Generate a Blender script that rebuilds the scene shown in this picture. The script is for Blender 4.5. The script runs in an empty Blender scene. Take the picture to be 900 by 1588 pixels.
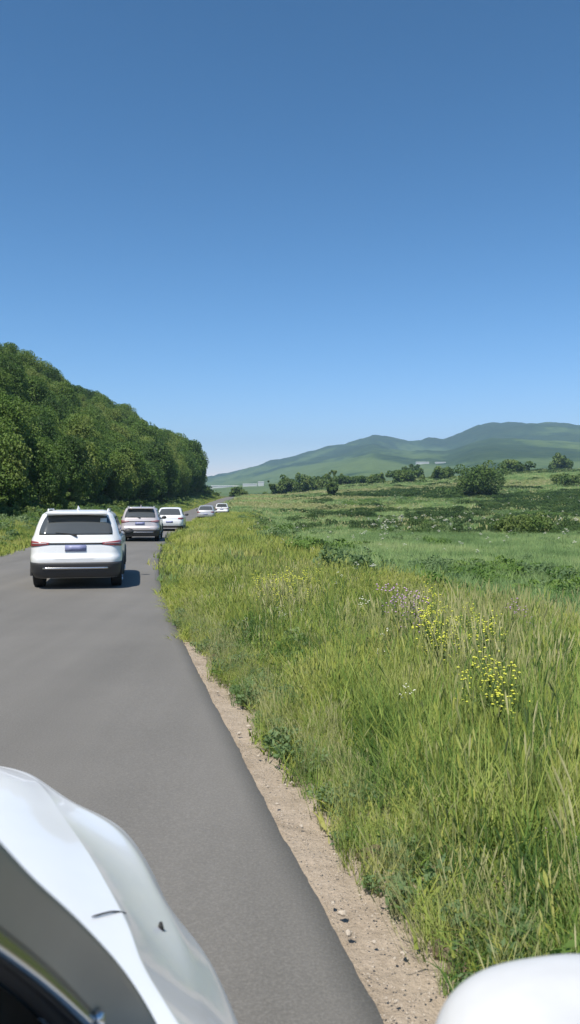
import bpy, bmesh, math, random
import numpy as np
from mathutils import Vector, Matrix
random.seed(7); rng = np.random.default_rng(11)
R = math.radians
scene = bpy.context.scene
col = scene.collection

# ------------------------------------------------------------------ camera
CAMZ = 1.9; F = 1235.0; HOR = 778.0
cam_d = bpy.data.cameras.new('camera'); cam = bpy.data.objects.new('camera', cam_d); col.objects.link(cam)
cam.location = (0, 0, CAMZ)
PITCH = math.atan((794-HOR)/F)
cam.rotation_euler = (math.pi/2-PITCH, 0, 0)
cam_d.sensor_fit = 'VERTICAL'; cam_d.sensor_height = 36; cam_d.lens = 36*F/1588
cam_d.clip_start = 0.02; cam_d.clip_end = 30000
cam_d.dof.use_dof = True; cam_d.dof.focus_distance = 22; cam_d.dof.aperture_fstop = 5.0
scene.camera = cam

# ------------------------------------------------------------------ light
SUN_EL = 61.0
SUN_DIR = Vector((-0.50, -0.86, 0)).normalized()*math.cos(R(SUN_EL)) + Vector((0, 0, math.sin(R(SUN_EL))))
world = bpy.data.worlds.new('World'); scene.world = world; world.use_nodes = True
wn = world.node_tree; bg = wn.nodes['Background']
sky = wn.nodes.new('ShaderNodeTexSky'); sky.sky_type = 'NISHITA'; sky.sun_disc = False
sky.sun_elevation = R(SUN_EL); sky.sun_rotation = math.atan2(SUN_DIR.x, SUN_DIR.y)
sky.altitude = 1200; sky.air_density = 1.0; sky.dust_density = 0.35; sky.ozone_density = 2.6
# deepen the clear sky a little, as the phone camera does: scale down, gamma, scale back
k1 = wn.nodes.new('ShaderNodeVectorMath'); k1.operation = 'SCALE'; k1.inputs['Scale'].default_value = 1/5.0
gm = wn.nodes.new('ShaderNodeGamma'); gm.inputs[1].default_value = 1.55
k2 = wn.nodes.new('ShaderNodeVectorMath'); k2.operation = 'SCALE'; k2.inputs['Scale'].default_value = 5.0
wn.links.new(sky.outputs[0], k1.inputs[0]); wn.links.new(k1.outputs[0], gm.inputs[0]); tn = wn.nodes.new('ShaderNodeVectorMath'); tn.operation = 'MULTIPLY'; tn.inputs[1].default_value = (.86, 1.05, 1.03)
sr = wn.nodes.new('ShaderNodeSeparateColor'); cr = wn.nodes.new('ShaderNodeCombineColor')
pw = wn.nodes.new('ShaderNodeMath'); pw.operation = 'POWER'; pw.inputs[1].default_value = 1.38
mu = wn.nodes.new('ShaderNodeMath'); mu.operation = 'MULTIPLY'; mu.inputs[1].default_value = 1.55
wn.links.new(gm.outputs[0], sr.inputs[0]); wn.links.new(sr.outputs[0], pw.inputs[0]); wn.links.new(pw.outputs[0], mu.inputs[0]); wn.links.new(mu.outputs[0], cr.inputs[0])
wn.links.new(sr.outputs[1], cr.inputs[1]); wn.links.new(sr.outputs[2], cr.inputs[2])
wn.links.new(cr.outputs[0], tn.inputs[0]); wn.links.new(tn.outputs[0], k2.inputs[0]); wn.links.new(k2.outputs[0], bg.inputs[0]); bg.inputs[1].default_value = 0.109
sl = bpy.data.lights.new('sun', 'SUN'); sun = bpy.data.objects.new('sun', sl); col.objects.link(sun)
sl.energy = 4.6; sl.angle = R(0.53); sl.color = (1, 0.94, 0.83)
sun.rotation_euler = SUN_DIR.to_track_quat('Z', 'Y').to_euler()
sun.location = (-20, -20, 60)
vs = scene.view_settings; vs.view_transform = 'Standard'; vs.look = 'None'; vs.gamma = 1; vs.use_curve_mapping = False
vs.exposure = 0.48
scene.cycles.max_bounces = 6; scene.cycles.diffuse_bounces = 3; scene.cycles.glossy_bounces = 3
scene.cycles.transmission_bounces = 4; scene.cycles.transparent_max_bounces = 6; scene.cycles.volume_bounces = 0
scene.cycles.use_denoising = True

# ------------------------------------------------------------------ helpers
def sm(a, b, x):
    t = np.clip((np.asarray(x, float)-a)/(b-a), 0, 1); return t*t*(3-2*t)
_tab = np.random.default_rng(5).random((256, 256))
def vnoise(x, y):
    x = np.asarray(x, float); y = np.asarray(y, float)
    xi = np.floor(x).astype(int); yi = np.floor(y).astype(int); fx = x-xi; fy = y-yi
    fx = fx*fx*(3-2*fx); fy = fy*fy*(3-2*fy)
    g = lambda i, j: _tab[i & 255, j & 255]
    return (g(xi, yi)*(1-fx)+g(xi+1, yi)*fx)*(1-fy)+(g(xi, yi+1)*(1-fx)+g(xi+1, yi+1)*fx)*fy
def fbm(x, y, o=4):
    s = 0; a = .5
    for k in range(o):
        s = s+a*(vnoise(x*2**k+17*k, y*2**k+9*k)-.5); a *= .5
    return s
def tag(o, label=None, cat=None, group=None, kind=None):
    if label: o['label'] = label
    if cat: o['category'] = cat
    if group: o['group'] = group
    if kind: o['kind'] = kind
    return o
def mesh_obj(name, verts, faces, mat, parent=None, smooth=False):
    me = bpy.data.meshes.new(name); me.from_pydata([tuple(v) for v in verts], [], [tuple(f) for f in faces])
    if smooth: me.polygons.foreach_set('use_smooth', [True]*len(me.polygons))
    me.materials.append(mat); me.update()
    o = bpy.data.objects.new(name, me); col.objects.link(o)
    if parent: o.parent = parent
    return o
def quads_mesh(name, V, mat, nper=4):
    """V: (n, nper, 3) array of separate polygons"""
    n = len(V); me = bpy.data.meshes.new(name)
    me.vertices.add(n*nper); me.vertices.foreach_set('co', np.ascontiguousarray(V, dtype=np.float32).ravel())
    me.loops.add(n*nper); me.loops.foreach_set('vertex_index', np.arange(n*nper, dtype=np.int32))
    me.polygons.add(n); me.polygons.foreach_set('loop_start', np.arange(0, n*nper, nper, dtype=np.int32))
    me.update(calc_edges=True); me.materials.append(mat)
    return me
def empty(name, loc=(0, 0, 0), rz=0):
    o = bpy.data.objects.new(name, None); col.objects.link(o); o.location = loc; o.rotation_euler = (0, 0, rz)
    o.empty_display_size = .2
    return o
def copy_tree(o, parent=None):
    c = o.copy(); col.objects.link(c); c.parent = parent
    for ch in list(o.children): copy_tree(ch, c)
    return c
class MB:
    def __init__(s): s.v = []; s.f = []
    def add(s, v, f):
        b = len(s.v); s.v += [tuple(p) for p in v]; s.f += [tuple(i+b for i in q) for q in f]
    def box(s, c, d):
        x, y, z = c; a, b, e = d[0]/2, d[1]/2, d[2]/2
        s.add([(x+i*a, y+j*b, z+k*e) for i in (-1, 1) for j in (-1, 1) for k in (-1, 1)],
              [(0, 1, 3, 2), (4, 6, 7, 5), (0, 4, 5, 1), (2, 3, 7, 6), (0, 2, 6, 4), (1, 5, 7, 3)])
    def tube(s, pts, rads, n=8, cap=True):
        pts = [Vector(p) for p in pts]; b = len(s.v)
        for i, p in enumerate(pts):
            t = (pts[min(i+1, len(pts)-1)]-pts[max(i-1, 0)]).normalized()
            a = t.cross(Vector((0.13, 0.27, 1))).normalized() if abs(t.z) < .9 else t.cross(Vector((1, .1, 0))).normalized()
            c = t.cross(a)
            for k in range(n):
                w = 2*math.pi*k/n; q = p+(a*math.cos(w)+c*math.sin(w))*rads[i]; s.v.append(tuple(q))
        for i in range(len(pts)-1):
            for k in range(n):
                s.f.append((b+i*n+k, b+i*n+(k+1) % n, b+(i+1)*n+(k+1) % n, b+(i+1)*n+k))
        if cap:
            s.f.append(tuple(b+k for k in range(n))[::-1]); e = b+(len(pts)-1)*n; s.f.append(tuple(e+k for k in range(n)))
    def build(s, name, mat, parent=None, smooth=False): return mesh_obj(name, s.v, s.f, mat, parent, smooth)

# ------------------------------------------------------------------ materials
def newmat(name):
    m = bpy.data.materials.new(name); m.use_nodes = True
    nt = m.node_tree; return m, nt, nt.nodes['Principled BSDF']
def N(nt, t, **kw):
    n = nt.nodes.new(t)
    for k, v in kw.items(): setattr(n, k, v)
    return n
def noise(nt, scale, detail=4, rough=.55, vec=None):
    n = N(nt, 'ShaderNodeTexNoise'); n.inputs['Scale'].default_value = scale; n.inputs['Detail'].default_value = detail
    n.inputs['Roughness'].default_value = rough
    if vec: nt.links.new(vec, n.inputs['Vector'])
    return n.outputs['Fac']
def ramp(nt, fac, stops, interp='LINEAR'):
    r = N(nt, 'ShaderNodeValToRGB'); r.color_ramp.interpolation = interp
    while len(r.color_ramp.elements) < len(stops): r.color_ramp.elements.new(.5)
    for e, (p, c) in zip(r.color_ramp.elements, stops):
        e.position = p; e.color = (*c, 1) if len(c) == 3 else c
    nt.links.new(fac, r.inputs[0]); return r.outputs[0]
def mix(nt, fac, a, b, mode='MIX'):
    m = N(nt, 'ShaderNodeMix', data_type='RGBA', blend_type=mode)
    for i, v in ((0, fac), (6, a), (7, b)):
        if hasattr(v, 'default_value') or hasattr(v, 'links'): nt.links.new(v, m.inputs[i])
        else: m.inputs[i].default_value = v if i == 0 else (*v, 1)
    return m.outputs[2]
def wpos(nt): return N(nt, 'ShaderNodeNewGeometry').outputs['Position']
def scaled(nt, vec, s):
    m = N(nt, 'ShaderNodeMapping'); m.inputs['Scale'].default_value = s; nt.links.new(vec, m.inputs['Vector']); return m.outputs[0]
def bump(nt, b, h, dist, strength=1):
    n = N(nt, 'ShaderNodeBump'); n.inputs['Distance'].default_value = dist; n.inputs['Strength'].default_value = strength
    nt.links.new(h, n.inputs['Height']); nt.links.new(n.outputs[0], b.inputs['Normal'])
def plain(name, c, rough=.5, metal=0, coat=0, spec=.5):
    m, nt, b = newmat(name); b.inputs['Base Color'].default_value = (*c, 1); b.inputs['Roughness'].default_value = rough
    b.inputs['Metallic'].default_value = metal; b.inputs['Coat Weight'].default_value = coat
    b.inputs['Coat Roughness'].default_value = .04; b.inputs['Specular IOR Level'].default_value = spec
    # faint dust mottling so nothing is perfectly uniform
    n = noise(nt, 3.5, 5); nt.links.new(mix(nt, .35, c, ramp(nt, n, [(.3, tuple(x*.8 for x in c)), (.7, tuple(min(1, x*1.1) for x in c))])), b.inputs['Base Color'])
    return m
def leafmat(name, stops, up=.0, patch=.35, objvar=.5, trans=.3, fine=6.0, vec_scale=(1, 1, 1)):
    """foliage: colour from world-position noise + per-instance random, diffuse + translucent"""
    m, nt, b = newmat(name)
    p = wpos(nt)
    big = noise(nt, patch, 3, .6, scaled(nt, p, vec_scale)); oi = N(nt, 'ShaderNodeObjectInfo').outputs['Random']
    fn = noise(nt, fine, 2, .6, p)
    a = N(nt, 'ShaderNodeMath', operation='MULTIPLY_ADD'); nt.links.new(oi, a.inputs[0]); a.inputs[1].default_value = objvar*.45
    s0 = N(nt, 'ShaderNodeMath', operation='MULTIPLY_ADD'); nt.links.new(big, s0.inputs[0]); s0.inputs[1].default_value = 1.6; s0.inputs[2].default_value = -.3
    s2 = N(nt, 'ShaderNodeMath', operation='SUBTRACT'); nt.links.new(s0.outputs[0], s2.inputs[0]); s2.inputs[1].default_value = objvar*.225
    nt.links.new(s2.outputs[0], a.inputs[2])
    a2 = N(nt, 'ShaderNodeMath', operation='MULTIPLY_ADD'); nt.links.new(fn, a2.inputs[0]); a2.inputs[1].default_value = .35
    a3 = N(nt, 'ShaderNodeMath', operation='SUBTRACT'); nt.links.new(a.outputs[0], a3.inputs[0]); a3.inputs[1].default_value = .175
    nt.links.new(a3.outputs[0], a2.inputs[2])
    c = ramp(nt, a2.outputs[0], stops)
    nt.links.new(c, b.inputs['Base Color']); b.inputs['Roughness'].default_value = .6; b.inputs['Specular IOR Level'].default_value = .3
    if up:
        g = N(nt, 'ShaderNodeNewGeometry'); va = N(nt, 'ShaderNodeVectorMath', operation='SCALE'); nt.links.new(g.outputs['Normal'], va.inputs[0]); va.inputs['Scale'].default_value = 1-up
        vb = N(nt, 'ShaderNodeVectorMath', operation='ADD'); nt.links.new(va.outputs[0], vb.inputs[0]); vb.inputs[1].default_value = (0, 0, up)
        vc = N(nt, 'ShaderNodeVectorMath', operation='NORMALIZE'); nt.links.new(vb.outputs[0], vc.inputs[0]); nt.links.new(vc.outputs[0], b.inputs['Normal'])
    t = N(nt, 'ShaderNodeBsdfTranslucent'); nt.links.new(mix(nt, 1.0, c, (1.15, 1.2, .75), 'MULTIPLY'), t.inputs[0])
    mx = N(nt, 'ShaderNodeMixShader'); mx.inputs[0].default_value = trans
    nt.links.new(b.outputs[0], mx.inputs[1]); nt.links.new(t.outputs[0], mx.inputs[2])
    nt.links.new(mx.outputs[0], nt.nodes['Material Output'].inputs[0])
    return m

M = {}
# asphalt
m, nt, b = newmat('asphalt'); p = wpos(nt)
fine = noise(nt, 70, 4, .75, p); big = noise(nt, .35, 4, .6, p); streak = noise(nt, .6, 3, .5, scaled(nt, p, (2.2, .12, 1)))
c = ramp(nt, fine, [(.3, (.078, .074, .068)), (.5, (.152, .145, .134)), (.7, (.285, .27, .25))])
c = mix(nt, .5, c, ramp(nt, big, [(.3, (.10, .097, .09)), (.7, (.178, .17, .157))]))
c = mix(nt, .3, c, ramp(nt, streak, [(.35, (.115, .11, .10)), (.65, (.19, .18, .165))]))
nt.links.new(c, b.inputs['Base Color']); b.inputs['Roughness'].default_value = .85; bump(nt, b, fine, .004, .6); M['asphalt'] = m
# dirt verge
m, nt, b = newmat('dirt'); p = wpos(nt)
n1 = noise(nt, 5, 6, .65, p); n2 = noise(nt, 45, 4, .7, p)
c = ramp(nt, n1, [(.3, (.27, .215, .155)), (.5, (.42, .345, .265)), (.72, (.50, .42, .335))])
c = mix(nt, .45, c, ramp(nt, n2, [(.3, (.20, .16, .12)), (.6, (.42, .345, .265)), (.8, (.56, .48, .40))]))
nt.links.new(c, b.inputs['Base Color']); b.inputs['Roughness'].default_value = .95; bump(nt, b, n2, .03, .8); M['dirt'] = m
# ground
m, nt, b = newmat('meadow_ground'); p = wpos(nt)
n1 = noise(nt, .05, 5, .6, p); n2 = noise(nt, .7, 5, .65, p); n3 = noise(nt, 9, 3, .7, p)
n4 = noise(nt, .018, 4, .6, scaled(nt, p, (1, 2.6, 1)))
c = ramp(nt, n2, [(.28, (.035, .052, .016)), (.5, (.075, .10, .03)), (.75, (.13, .145, .055))])
c = mix(nt, .5, c, ramp(nt, n1, [(.3, (.045, .075, .02)), (.55, (.10, .125, .045)), (.8, (.19, .185, .09))]))
c = mix(nt, .45, c, ramp(nt, n4, [(.35, (.04, .07, .02)), (.48, (.11, .14, .05)), (.6, (.22, .22, .12)), (.7, (.08, .11, .035))]))
c = mix(nt, .35, c, ramp(nt, n3, [(.3, (.03, .04, .015)), (.7, (.14, .16, .06))]))
nt.links.new(c, b.inputs['Base Color']); b.inputs['Roughness'].default_value = .95; b.inputs['Specular IOR Level'].default_value = .1
bump(nt, b, n3, .12, .7); M['ground'] = m
# mountain
m, nt, b = newmat('mountain_cover'); p = wpos(nt)
n1 = noise(nt, .0035, 6, .62, scaled(nt, p, (1, .55, 1))); n2 = noise(nt, .03, 5, .7, p)
sep = N(nt, 'ShaderNodeSeparateXYZ'); nt.links.new(p, sep.inputs[0])
mr = N(nt, 'ShaderNodeMapRange'); nt.links.new(sep.outputs[2], mr.inputs[0]); mr.inputs[1].default_value = 70; mr.inputs[2].default_value = 270
ad = N(nt, 'ShaderNodeMath', operation='MULTIPLY_ADD'); nt.links.new(n1, ad.inputs[0]); ad.inputs[1].default_value = 2.5
s_ = N(nt, 'ShaderNodeMath', operation='MULTIPLY_ADD'); nt.links.new(mr.outputs[0], s_.inputs[0]); s_.inputs[1].default_value = .5; s_.inputs[2].default_value = -.92
nt.links.new(s_.outputs[0], ad.inputs[2])
c = ramp(nt, ad.outputs[0], [(.3, (.12, .17, .055)), (.46, (.075, .12, .04)), (.56, (.03, .058, .024)), (.85, (.018, .038, .018))])
c = mix(nt, .35, c, ramp(nt, n2, [(.35, (.02, .04, .015)), (.65, (.09, .13, .045))]))
nt.links.new(c, b.inputs['Base Color']); b.inputs['Roughness'].default_value = 1; b.inputs['Specular IOR Level'].default_value = 0
M['mountain'] = m

gs = lambda *a: list(a)
M['grass_near'] = leafmat('grass_near', [(.26, (.06, .13, .028)), (.42, (.14, .24, .05)), (.55, (.24, .34, .075)), (.64, (.35, .42, .11)), (.80, (.43, .45, .16)), (.94, (.48, .46, .24))], up=.6, patch=.8, objvar=.8, trans=.4, fine=3)
M['grass_yellow'] = leafmat('grass_yellow', [(.2, (.16, .23, .045)), (.45, (.28, .34, .07)), (.65, (.38, .41, .10)), (.88, (.46, .44, .19))], up=.6, patch=.35, objvar=.8, trans=.4, fine=3)
M['grass_pale'] = leafmat('grass_pale', [(.2, (.12, .21, .07)), (.45, (.22, .34, .13)), (.65, (.31, .42, .17)), (.88, (.42, .46, .23))], up=.6, patch=.12, objvar=.7, trans=.4, fine=2)
M['grass_dry'] = leafmat('grass_dry', [(.2, (.20, .24, .08)), (.5, (.34, .35, .15)), (.8, (.50, .47, .28))], up=.4, patch=.5, trans=.35)
M['weed'] = leafmat('weed', [(.2, (.06, .13, .022)), (.5, (.12, .21, .04)), (.8, (.19, .28, .065))], up=.4, patch=.5, trans=.35)
M['weed_blue'] = leafmat('weed_blue', [(.2, (.07, .13, .05)), (.5, (.14, .22, .09)), (.8, (.22, .30, .14))], up=.4, patch=.5, trans=.35)
M['belt_weed'] = leafmat('belt_weed', [(.2, (.025, .055, .013)), (.5, (.05, .10, .022)), (.8, (.09, .14, .035))], up=.4, patch=.2, trans=.3)
M['tree_leaf'] = leafmat('tree_leaf', [(.22, (.04, .085, .014)), (.42, (.075, .14, .022)), (.6, (.115, .185, .032)), (.8, (.17, .22, .05))], up=.35, patch=.16, objvar=1.0, trans=.3, fine=1.3)
M['shrub_leaf'] = leafmat('shrub_leaf', [(.22, (.045, .09, .018)), (.5, (.09, .15, .03)), (.8, (.16, .21, .055))], up=.35, patch=.2, objvar=.6, trans=.3, fine=1.3)
M['bark'] = plain('bark', (.12, .095, .07), .9)
M['yellow_petal'] = plain('yellow_petal', (.58, .60, .07), .6)
M['white_petal'] = plain('white_petal', (.78, .78, .66), .6)
M['purple_petal'] = plain('purple_petal', (.50, .33, .50), .6)
M['stem'] = plain('stem', (.11, .16, .04), .7)
M['stone'] = plain('stone', (.46, .40, .33), .9)
M['clod'] = plain('clod', (.14, .105, .075), .95)
M['white_paint'] = plain('white_paint', (.80, .81, .82), .35, 0, .6)
M['silver_paint'] = plain('silver_paint', (.56, .52, .53), .35, .2, .6)
M['grey_paint'] = plain('grey_paint', (.5, .5, .51), .35, .3, .6)
M['cladding'] = plain('cladding', (.045, .045, .047), .55)
M['underbody'] = plain('underbody', (.015, .015, .015), .9)
M['glass'] = plain('tinted_glass', (.075, .08, .078), .06, 0, 0, 1.0)
M['glass_dark'] = plain('dark_glass', (.012, .018, .016), .08, 0, 0, .5)
M['pillar_taupe'] = plain('pillar_taupe', (.34, .31, .25), .5, 0, .0, .25)  # even, fairly matt grey-brown for the window pillar
M['dark_chrome'] = plain('dark_chrome', (.42, .42, .40), .16, .9)
M['rubber'] = plain('rubber', (.018, .018, .019), .7)
M['tyre'] = plain('tyre', (.022, .022, .022), .85)
M['rim'] = plain('rim', (.45, .45, .46), .3, .8)
M['chrome'] = plain('chrome', (.65, .65, .66), .2, .9)
M['tail_red'] = plain('tail_red', (.28, .05, .05), .25, 0, .6)
M['tail_clear'] = plain('tail_clear', (.42, .36, .37), .25, 0, .6)
M['plate_blue'] = plain('plate_blue', (.24, .26, .44), .45)
M['sticker'] = plain('sticker', (.75, .75, .72), .6)
M['headlight'] = plain('headlight', (.5, .52, .53), .15, .2, .8)
M['pale_roof'] = plain('pale_roof', (.5, .51, .49), .7)
M['rock_pale'] = plain('rock_pale', (.6, .57, .52), .9)

# ------------------------------------------------------------------ terrain functions
_ys = np.linspace(-120, 700, 8201)
_sl = np.interp(_ys, [-120, 8, 23, 32, 63, 100, 138, 200, 280, 400, 700], [-.228, -.228, -.17, -.13, -.075, -.05, -.035, -.02, 0, .05, .05])
_E = np.concatenate([[0], np.cumsum((_sl[1:]+_sl[:-1])/2*(_ys[1]-_ys[0]))]); _E += .33-np.interp(2.9, _ys, _E)
def Edge(y): return np.interp(y, _ys, _E)
ROADW = 5.75
def road_z(y): return 3.6*sm(105, 285, y) - 6*sm(300, 420, y)
def H(x, y):
    x = np.asarray(x, float); y = np.asarray(y, float)
    q = x-Edge(y); z0 = road_z(y)
    right = np.maximum(q, 0); left = np.maximum(-q-ROADW, 0)
    # right: shoulder, bank, meadow
    r = .05*sm(.5, 2, right) - 1.2*sm(4.6, 9.5, right)*(1-sm(95, 200, y))
    r = r + sm(.8, 4, right)*fbm(x*.5, y*.5, 3)*.18 + sm(9, 25, right)*fbm(x*.05, y*.05, 4)*1.1
    crest = np.interp(x, [-40, -16, 0, 42, 127, 260, 900], [0, 3.6, 6.5, 10.5, 16.5, 18, 22])
    rise = crest*sm(120, 360, y)*(1-.9*sm(380, 620, y))
    r = r + np.where(q > 0, (rise-z0)*sm(3, 40, right), 0)
    r = r + sm(20, 80, right)*sm(120, 300, y)*fbm(x*.022, y*.022, 3)*4
    # left: verge then wooded hill
    l = .25*sm(.6, 3, left) + np.minimum(.74*np.maximum(0, left-6), 23)*(1-sm(268, 345, y))
    l = l + sm(1, 6, left)*fbm(x*.2, y*.2, 4)*1.2 + sm(12, 40, left)*fbm(x*.03, y*.03, 3)*8*(1-sm(268, 345, y))
    l = l + sm(20, 200, left)*sm(300, 600, y)*0
    z = z0 + np.where(q > 0, r, 0) + np.where(q < -ROADW, l, 0)
    inroad = (q <= .0) & (q >= -ROADW)
    z = np.where(inroad, z0-.05, z-.05*(1-sm(0, .5, np.maximum(right, left))))
    return z
def pix(px, y, h=0):
    """world x of image column px at depth y"""
    return (px-450)/F*y
def proj(x, y, z): return 450+x/y*F, HOR-(z-CAMZ)/y*F
def ground_at(px, py, y0=3, y1=420):
    """march the view ray until it meets the terrain"""
    d = np.exp(np.linspace(math.log(y0), math.log(y1), 1400)); zr = CAMZ-(py-HOR)/F*d
    g = H((px-450)/F*d, d); k = np.argmax(zr <= g)
    if not (zr <= g).any(): k = len(d)-1
    return float((px-450)/F*d[k]), float(d[k]), float(g[k])

# ground sheet: rows in y, columns at fixed distance from the road edge
yr = np.concatenate([-np.exp(np.linspace(math.log(900), math.log(4), 40)), np.linspace(-3.6, 3, 25),
                     np.exp(np.linspace(math.log(3.2), math.log(430), 420)), np.exp(np.linspace(math.log(440), math.log(7000), 50))])
qr = np.concatenate([-np.exp(np.linspace(math.log(7000), math.log(150), 30)), -np.exp(np.linspace(math.log(145), math.log(6.6), 75)),
                     [-6.2, -ROADW-.02, -4, -2, -.0], [.15, .35, .6, .9], np.exp(np.linspace(math.log(1.2), math.log(160), 110)), np.exp(np.linspace(math.log(170), math.log(7000), 30))])
Y, Q = np.meshgrid(yr, qr, indexing='ij'); X = Q+Edge(np.clip(Y, -120, 430)); Z = H(X, Y)-.14*np.where((Q > -.2) & (Y > -14) & (Y < 15.2), 1-sm(.9, 1.35, Q), 0)
def grid_mesh(name, X, Y, Z, mat, smooth=True):
    a, b = X.shape; V = np.stack([X, Y, Z], -1).reshape(-1, 3)
    i = np.arange((a-1)*(b-1)); r, c = i//(b-1), i % (b-1)
    Fs = np.stack([r*b+c, r*b+c+1, (r+1)*b+c+1, (r+1)*b+c], 1)
    me = bpy.data.meshes.new(name); me.vertices.add(len(V)); me.vertices.foreach_set('co', V.astype(np.float32).ravel())
    me.loops.add(len(Fs)*4); me.loops.foreach_set('vertex_index', Fs.astype(np.int32).ravel())
    me.polygons.add(len(Fs)); me.polygons.foreach_set('loop_start', np.arange(0, len(Fs)*4, 4, dtype=np.int32))
    me.update(calc_edges=True)
    if smooth: me.polygons.foreach_set('use_smooth', np.ones(len(Fs), bool))
    me.materials.append(mat); me.update(); me.validate()
    o = bpy.data.objects.new(name, me); col.objects.link(o); return o
tag(grid_mesh('ground', X, Y, Z, M['ground']), kind='structure')
# road sheet with a ragged asphalt edge
yy = np.concatenate([np.linspace(-60, 2, 60), np.arange(2.05, 14, .05), np.arange(14, 40, .25), np.arange(40, 380, 1.5)])
cq = np.array([-ROADW-.02, -ROADW+.15, -4.2, -2.9, -1.4, -.15, 0.0, .012])
Yq, Cq = np.meshgrid(yy, cq, indexing='ij'); 
jag = fbm(yy*1.3, yy*0+3, 4)*.04+fbm(yy*11, yy*0+8, 3)*.022
Cq = Cq + np.where(Cq > -.2, jag[:, None], 0) + np.where(Cq < -5.5, -jag[::-1][:, None], 0)
Zq = road_z(Yq) + .02*(1-((Cq+ROADW/2)/(ROADW/2))**2)*1.0
Zq[:, 0] -= .06; Zq[:, -1] -= .06
tag(grid_mesh('road', Cq+Edge(Yq), Yq, Zq, M['asphalt']), kind='structure')
# dirt strip along the right edge
yy = np.concatenate([np.linspace(-12, 2, 80), np.arange(2.04, 15.5, .04)])
t = np.linspace(0, 1, 26)
Yd, Td = np.meshgrid(yy, t, indexing='ij')
wid = np.interp(yy, [-12, 2, 5, 8, 10.5, 13, 17, 24], [1.7, 1.7, 1.6, 1.3, 1.1, .8, .5, .3])
Xd = Edge(Yd)-.12+Td*(wid[:, None]+.12)
Zd = road_z(Yd)-.02+.035*fbm(Xd*3, Yd*3, 4)+.05*fbm(Xd*14, Yd*14, 3)-.02
Zd = np.where(Xd-Edge(Yd) < .1, np.minimum(Zd, -.012), Zd)
Zd = Zd+(H(Xd, Yd)+.02+.03*fbm(Xd*14, Yd*14, 3)-Zd)*sm(.25, .6, Xd-Edge(Yd))-.06*sm(.93, 1, Td)
tag(grid_mesh('dirt_verge', Xd, Yd, Zd, M['dirt']), kind='structure')

# ------------------------------------------------------------------ mountains
rp = [(-2600, 760), (-900, 742), (-200, 748), (200, 752), (320, 740), (345, 733), (390, 722), (430, 712), (470, 702), (520, 690), (552, 679), (578, 671), (605, 677), (640, 683), (662, 679),
      (690, 681), (705, 674), (722, 664), (742, 656), (762, 652), (800, 654), (850, 654), (900, 655), (1000, 654), (1150, 666), (1400, 690), (2200, 730), (4000, 760)]
az = np.linspace(-1.15, 1.25, 560); dd = np.concatenate([np.linspace(650, 3300, 70), np.linspace(3340, 5200, 34)])
A, D = np.meshgrid(az, dd, indexing='ij')
pxs = 450+F*np.tan(A); ang = (HOR-np.interp(pxs, [a for a, b in rp], [b for a, b in rp]))/F
gx, gy = D*np.tan(A), D
ridge_d = 3300
prof = np.interp(D/ridge_d, [.19, .35, .55, .75, .9, 1.0, 1.12, 1.6], [0, .14, .36, .62, .84, 1.0, .93, .3])
zm = CAMZ+ang*ridge_d*prof
gul = fbm(gx*.0026+gy*.0006, gy*.0011, 5)
zm = zm + gul*150*prof*(1-np.exp(-((D-ridge_d)/380)**2)) + fbm(gx*.012, gy*.006, 5)*34*prof
zm += -6+2*sm(650, 900, D)
zm += fbm(gx*.008+3, gx*.001, 5)*16*prof*np.exp(-((D-ridge_d)/500)**2)
tag(grid_mesh('mountain', gx, gy, zm, M['mountain']), kind='structure')

# ------------------------------------------------------------------ scatter (grass and other uncountable cover)
def scatter(name, pts, rot, scl, idx, protos, label, mats=None):
    me = bpy.data.meshes.new(name); n = len(pts); me.vertices.add(n)
    me.vertices.foreach_set('co', np.asarray(pts, np.float32).ravel())
    for nm, ty, key, arr in (('rot', 'FLOAT_VECTOR', 'vector', rot), ('scl', 'FLOAT_VECTOR', 'vector', scl)):
        at = me.attributes.new(nm, ty, 'POINT'); at.data.foreach_set(key, np.asarray(arr, np.float32).ravel())
    at = me.attributes.new('idx', 'INT', 'POINT'); at.data.foreach_set('value', np.asarray(idx, np.int32))
    o = bpy.data.objects.new(name, me); col.objects.link(o)
    pc = bpy.data.collections.new(name+'_sources')
    for k, pm in enumerate(protos):
        po = bpy.data.objects.new('%s_source_%02d' % (name, k), pm); pc.objects.link(po)
    ng = bpy.data.node_groups.new(name, 'GeometryNodeTree')
    ng.interface.new_socket('Geometry', in_out='INPUT', socket_type='NodeSocketGeometry')
    ng.interface.new_socket('Geometry', in_out='OUTPUT', socket_type='NodeSocketGeometry')
    gi = ng.nodes.new('NodeGroupInput'); go = ng.nodes.new('NodeGroupOutput')
    ip = ng.nodes.new('GeometryNodeInstanceOnPoints'); ci = ng.nodes.new('GeometryNodeCollectionInfo')
    ci.inputs['Collection'].default_value = pc; ci.inputs['Separate Children'].default_value = True; ci.inputs['Reset Children'].default_value = True
    def na(nm, ty):
        a = ng.nodes.new('GeometryNodeInputNamedAttribute'); a.data_type = ty; a.inputs['Name'].default_value = nm
        return a.outputs['Attribute']
    L = ng.links.new
    L(gi.outputs[0], ip.inputs['Points']); L(ci.outputs[0], ip.inputs['Instance']); ip.inputs['Pick Instance'].default_value = True
    L(na('idx', 'INT'), ip.inputs['Instance Index']); L(na('scl', 'FLOAT_VECTOR'), ip.inputs['Scale'])
    try: L(na('rot', 'FLOAT_VECTOR'), ip.inputs['Rotation'])
    except Exception as e: print('rot', e)
    L(ip.outputs[0], go.inputs[0])
    md = o.modifiers.new('scatter', 'NODES'); md.node_group = ng
    tag(o, label, kind='stuff'); return o

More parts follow.
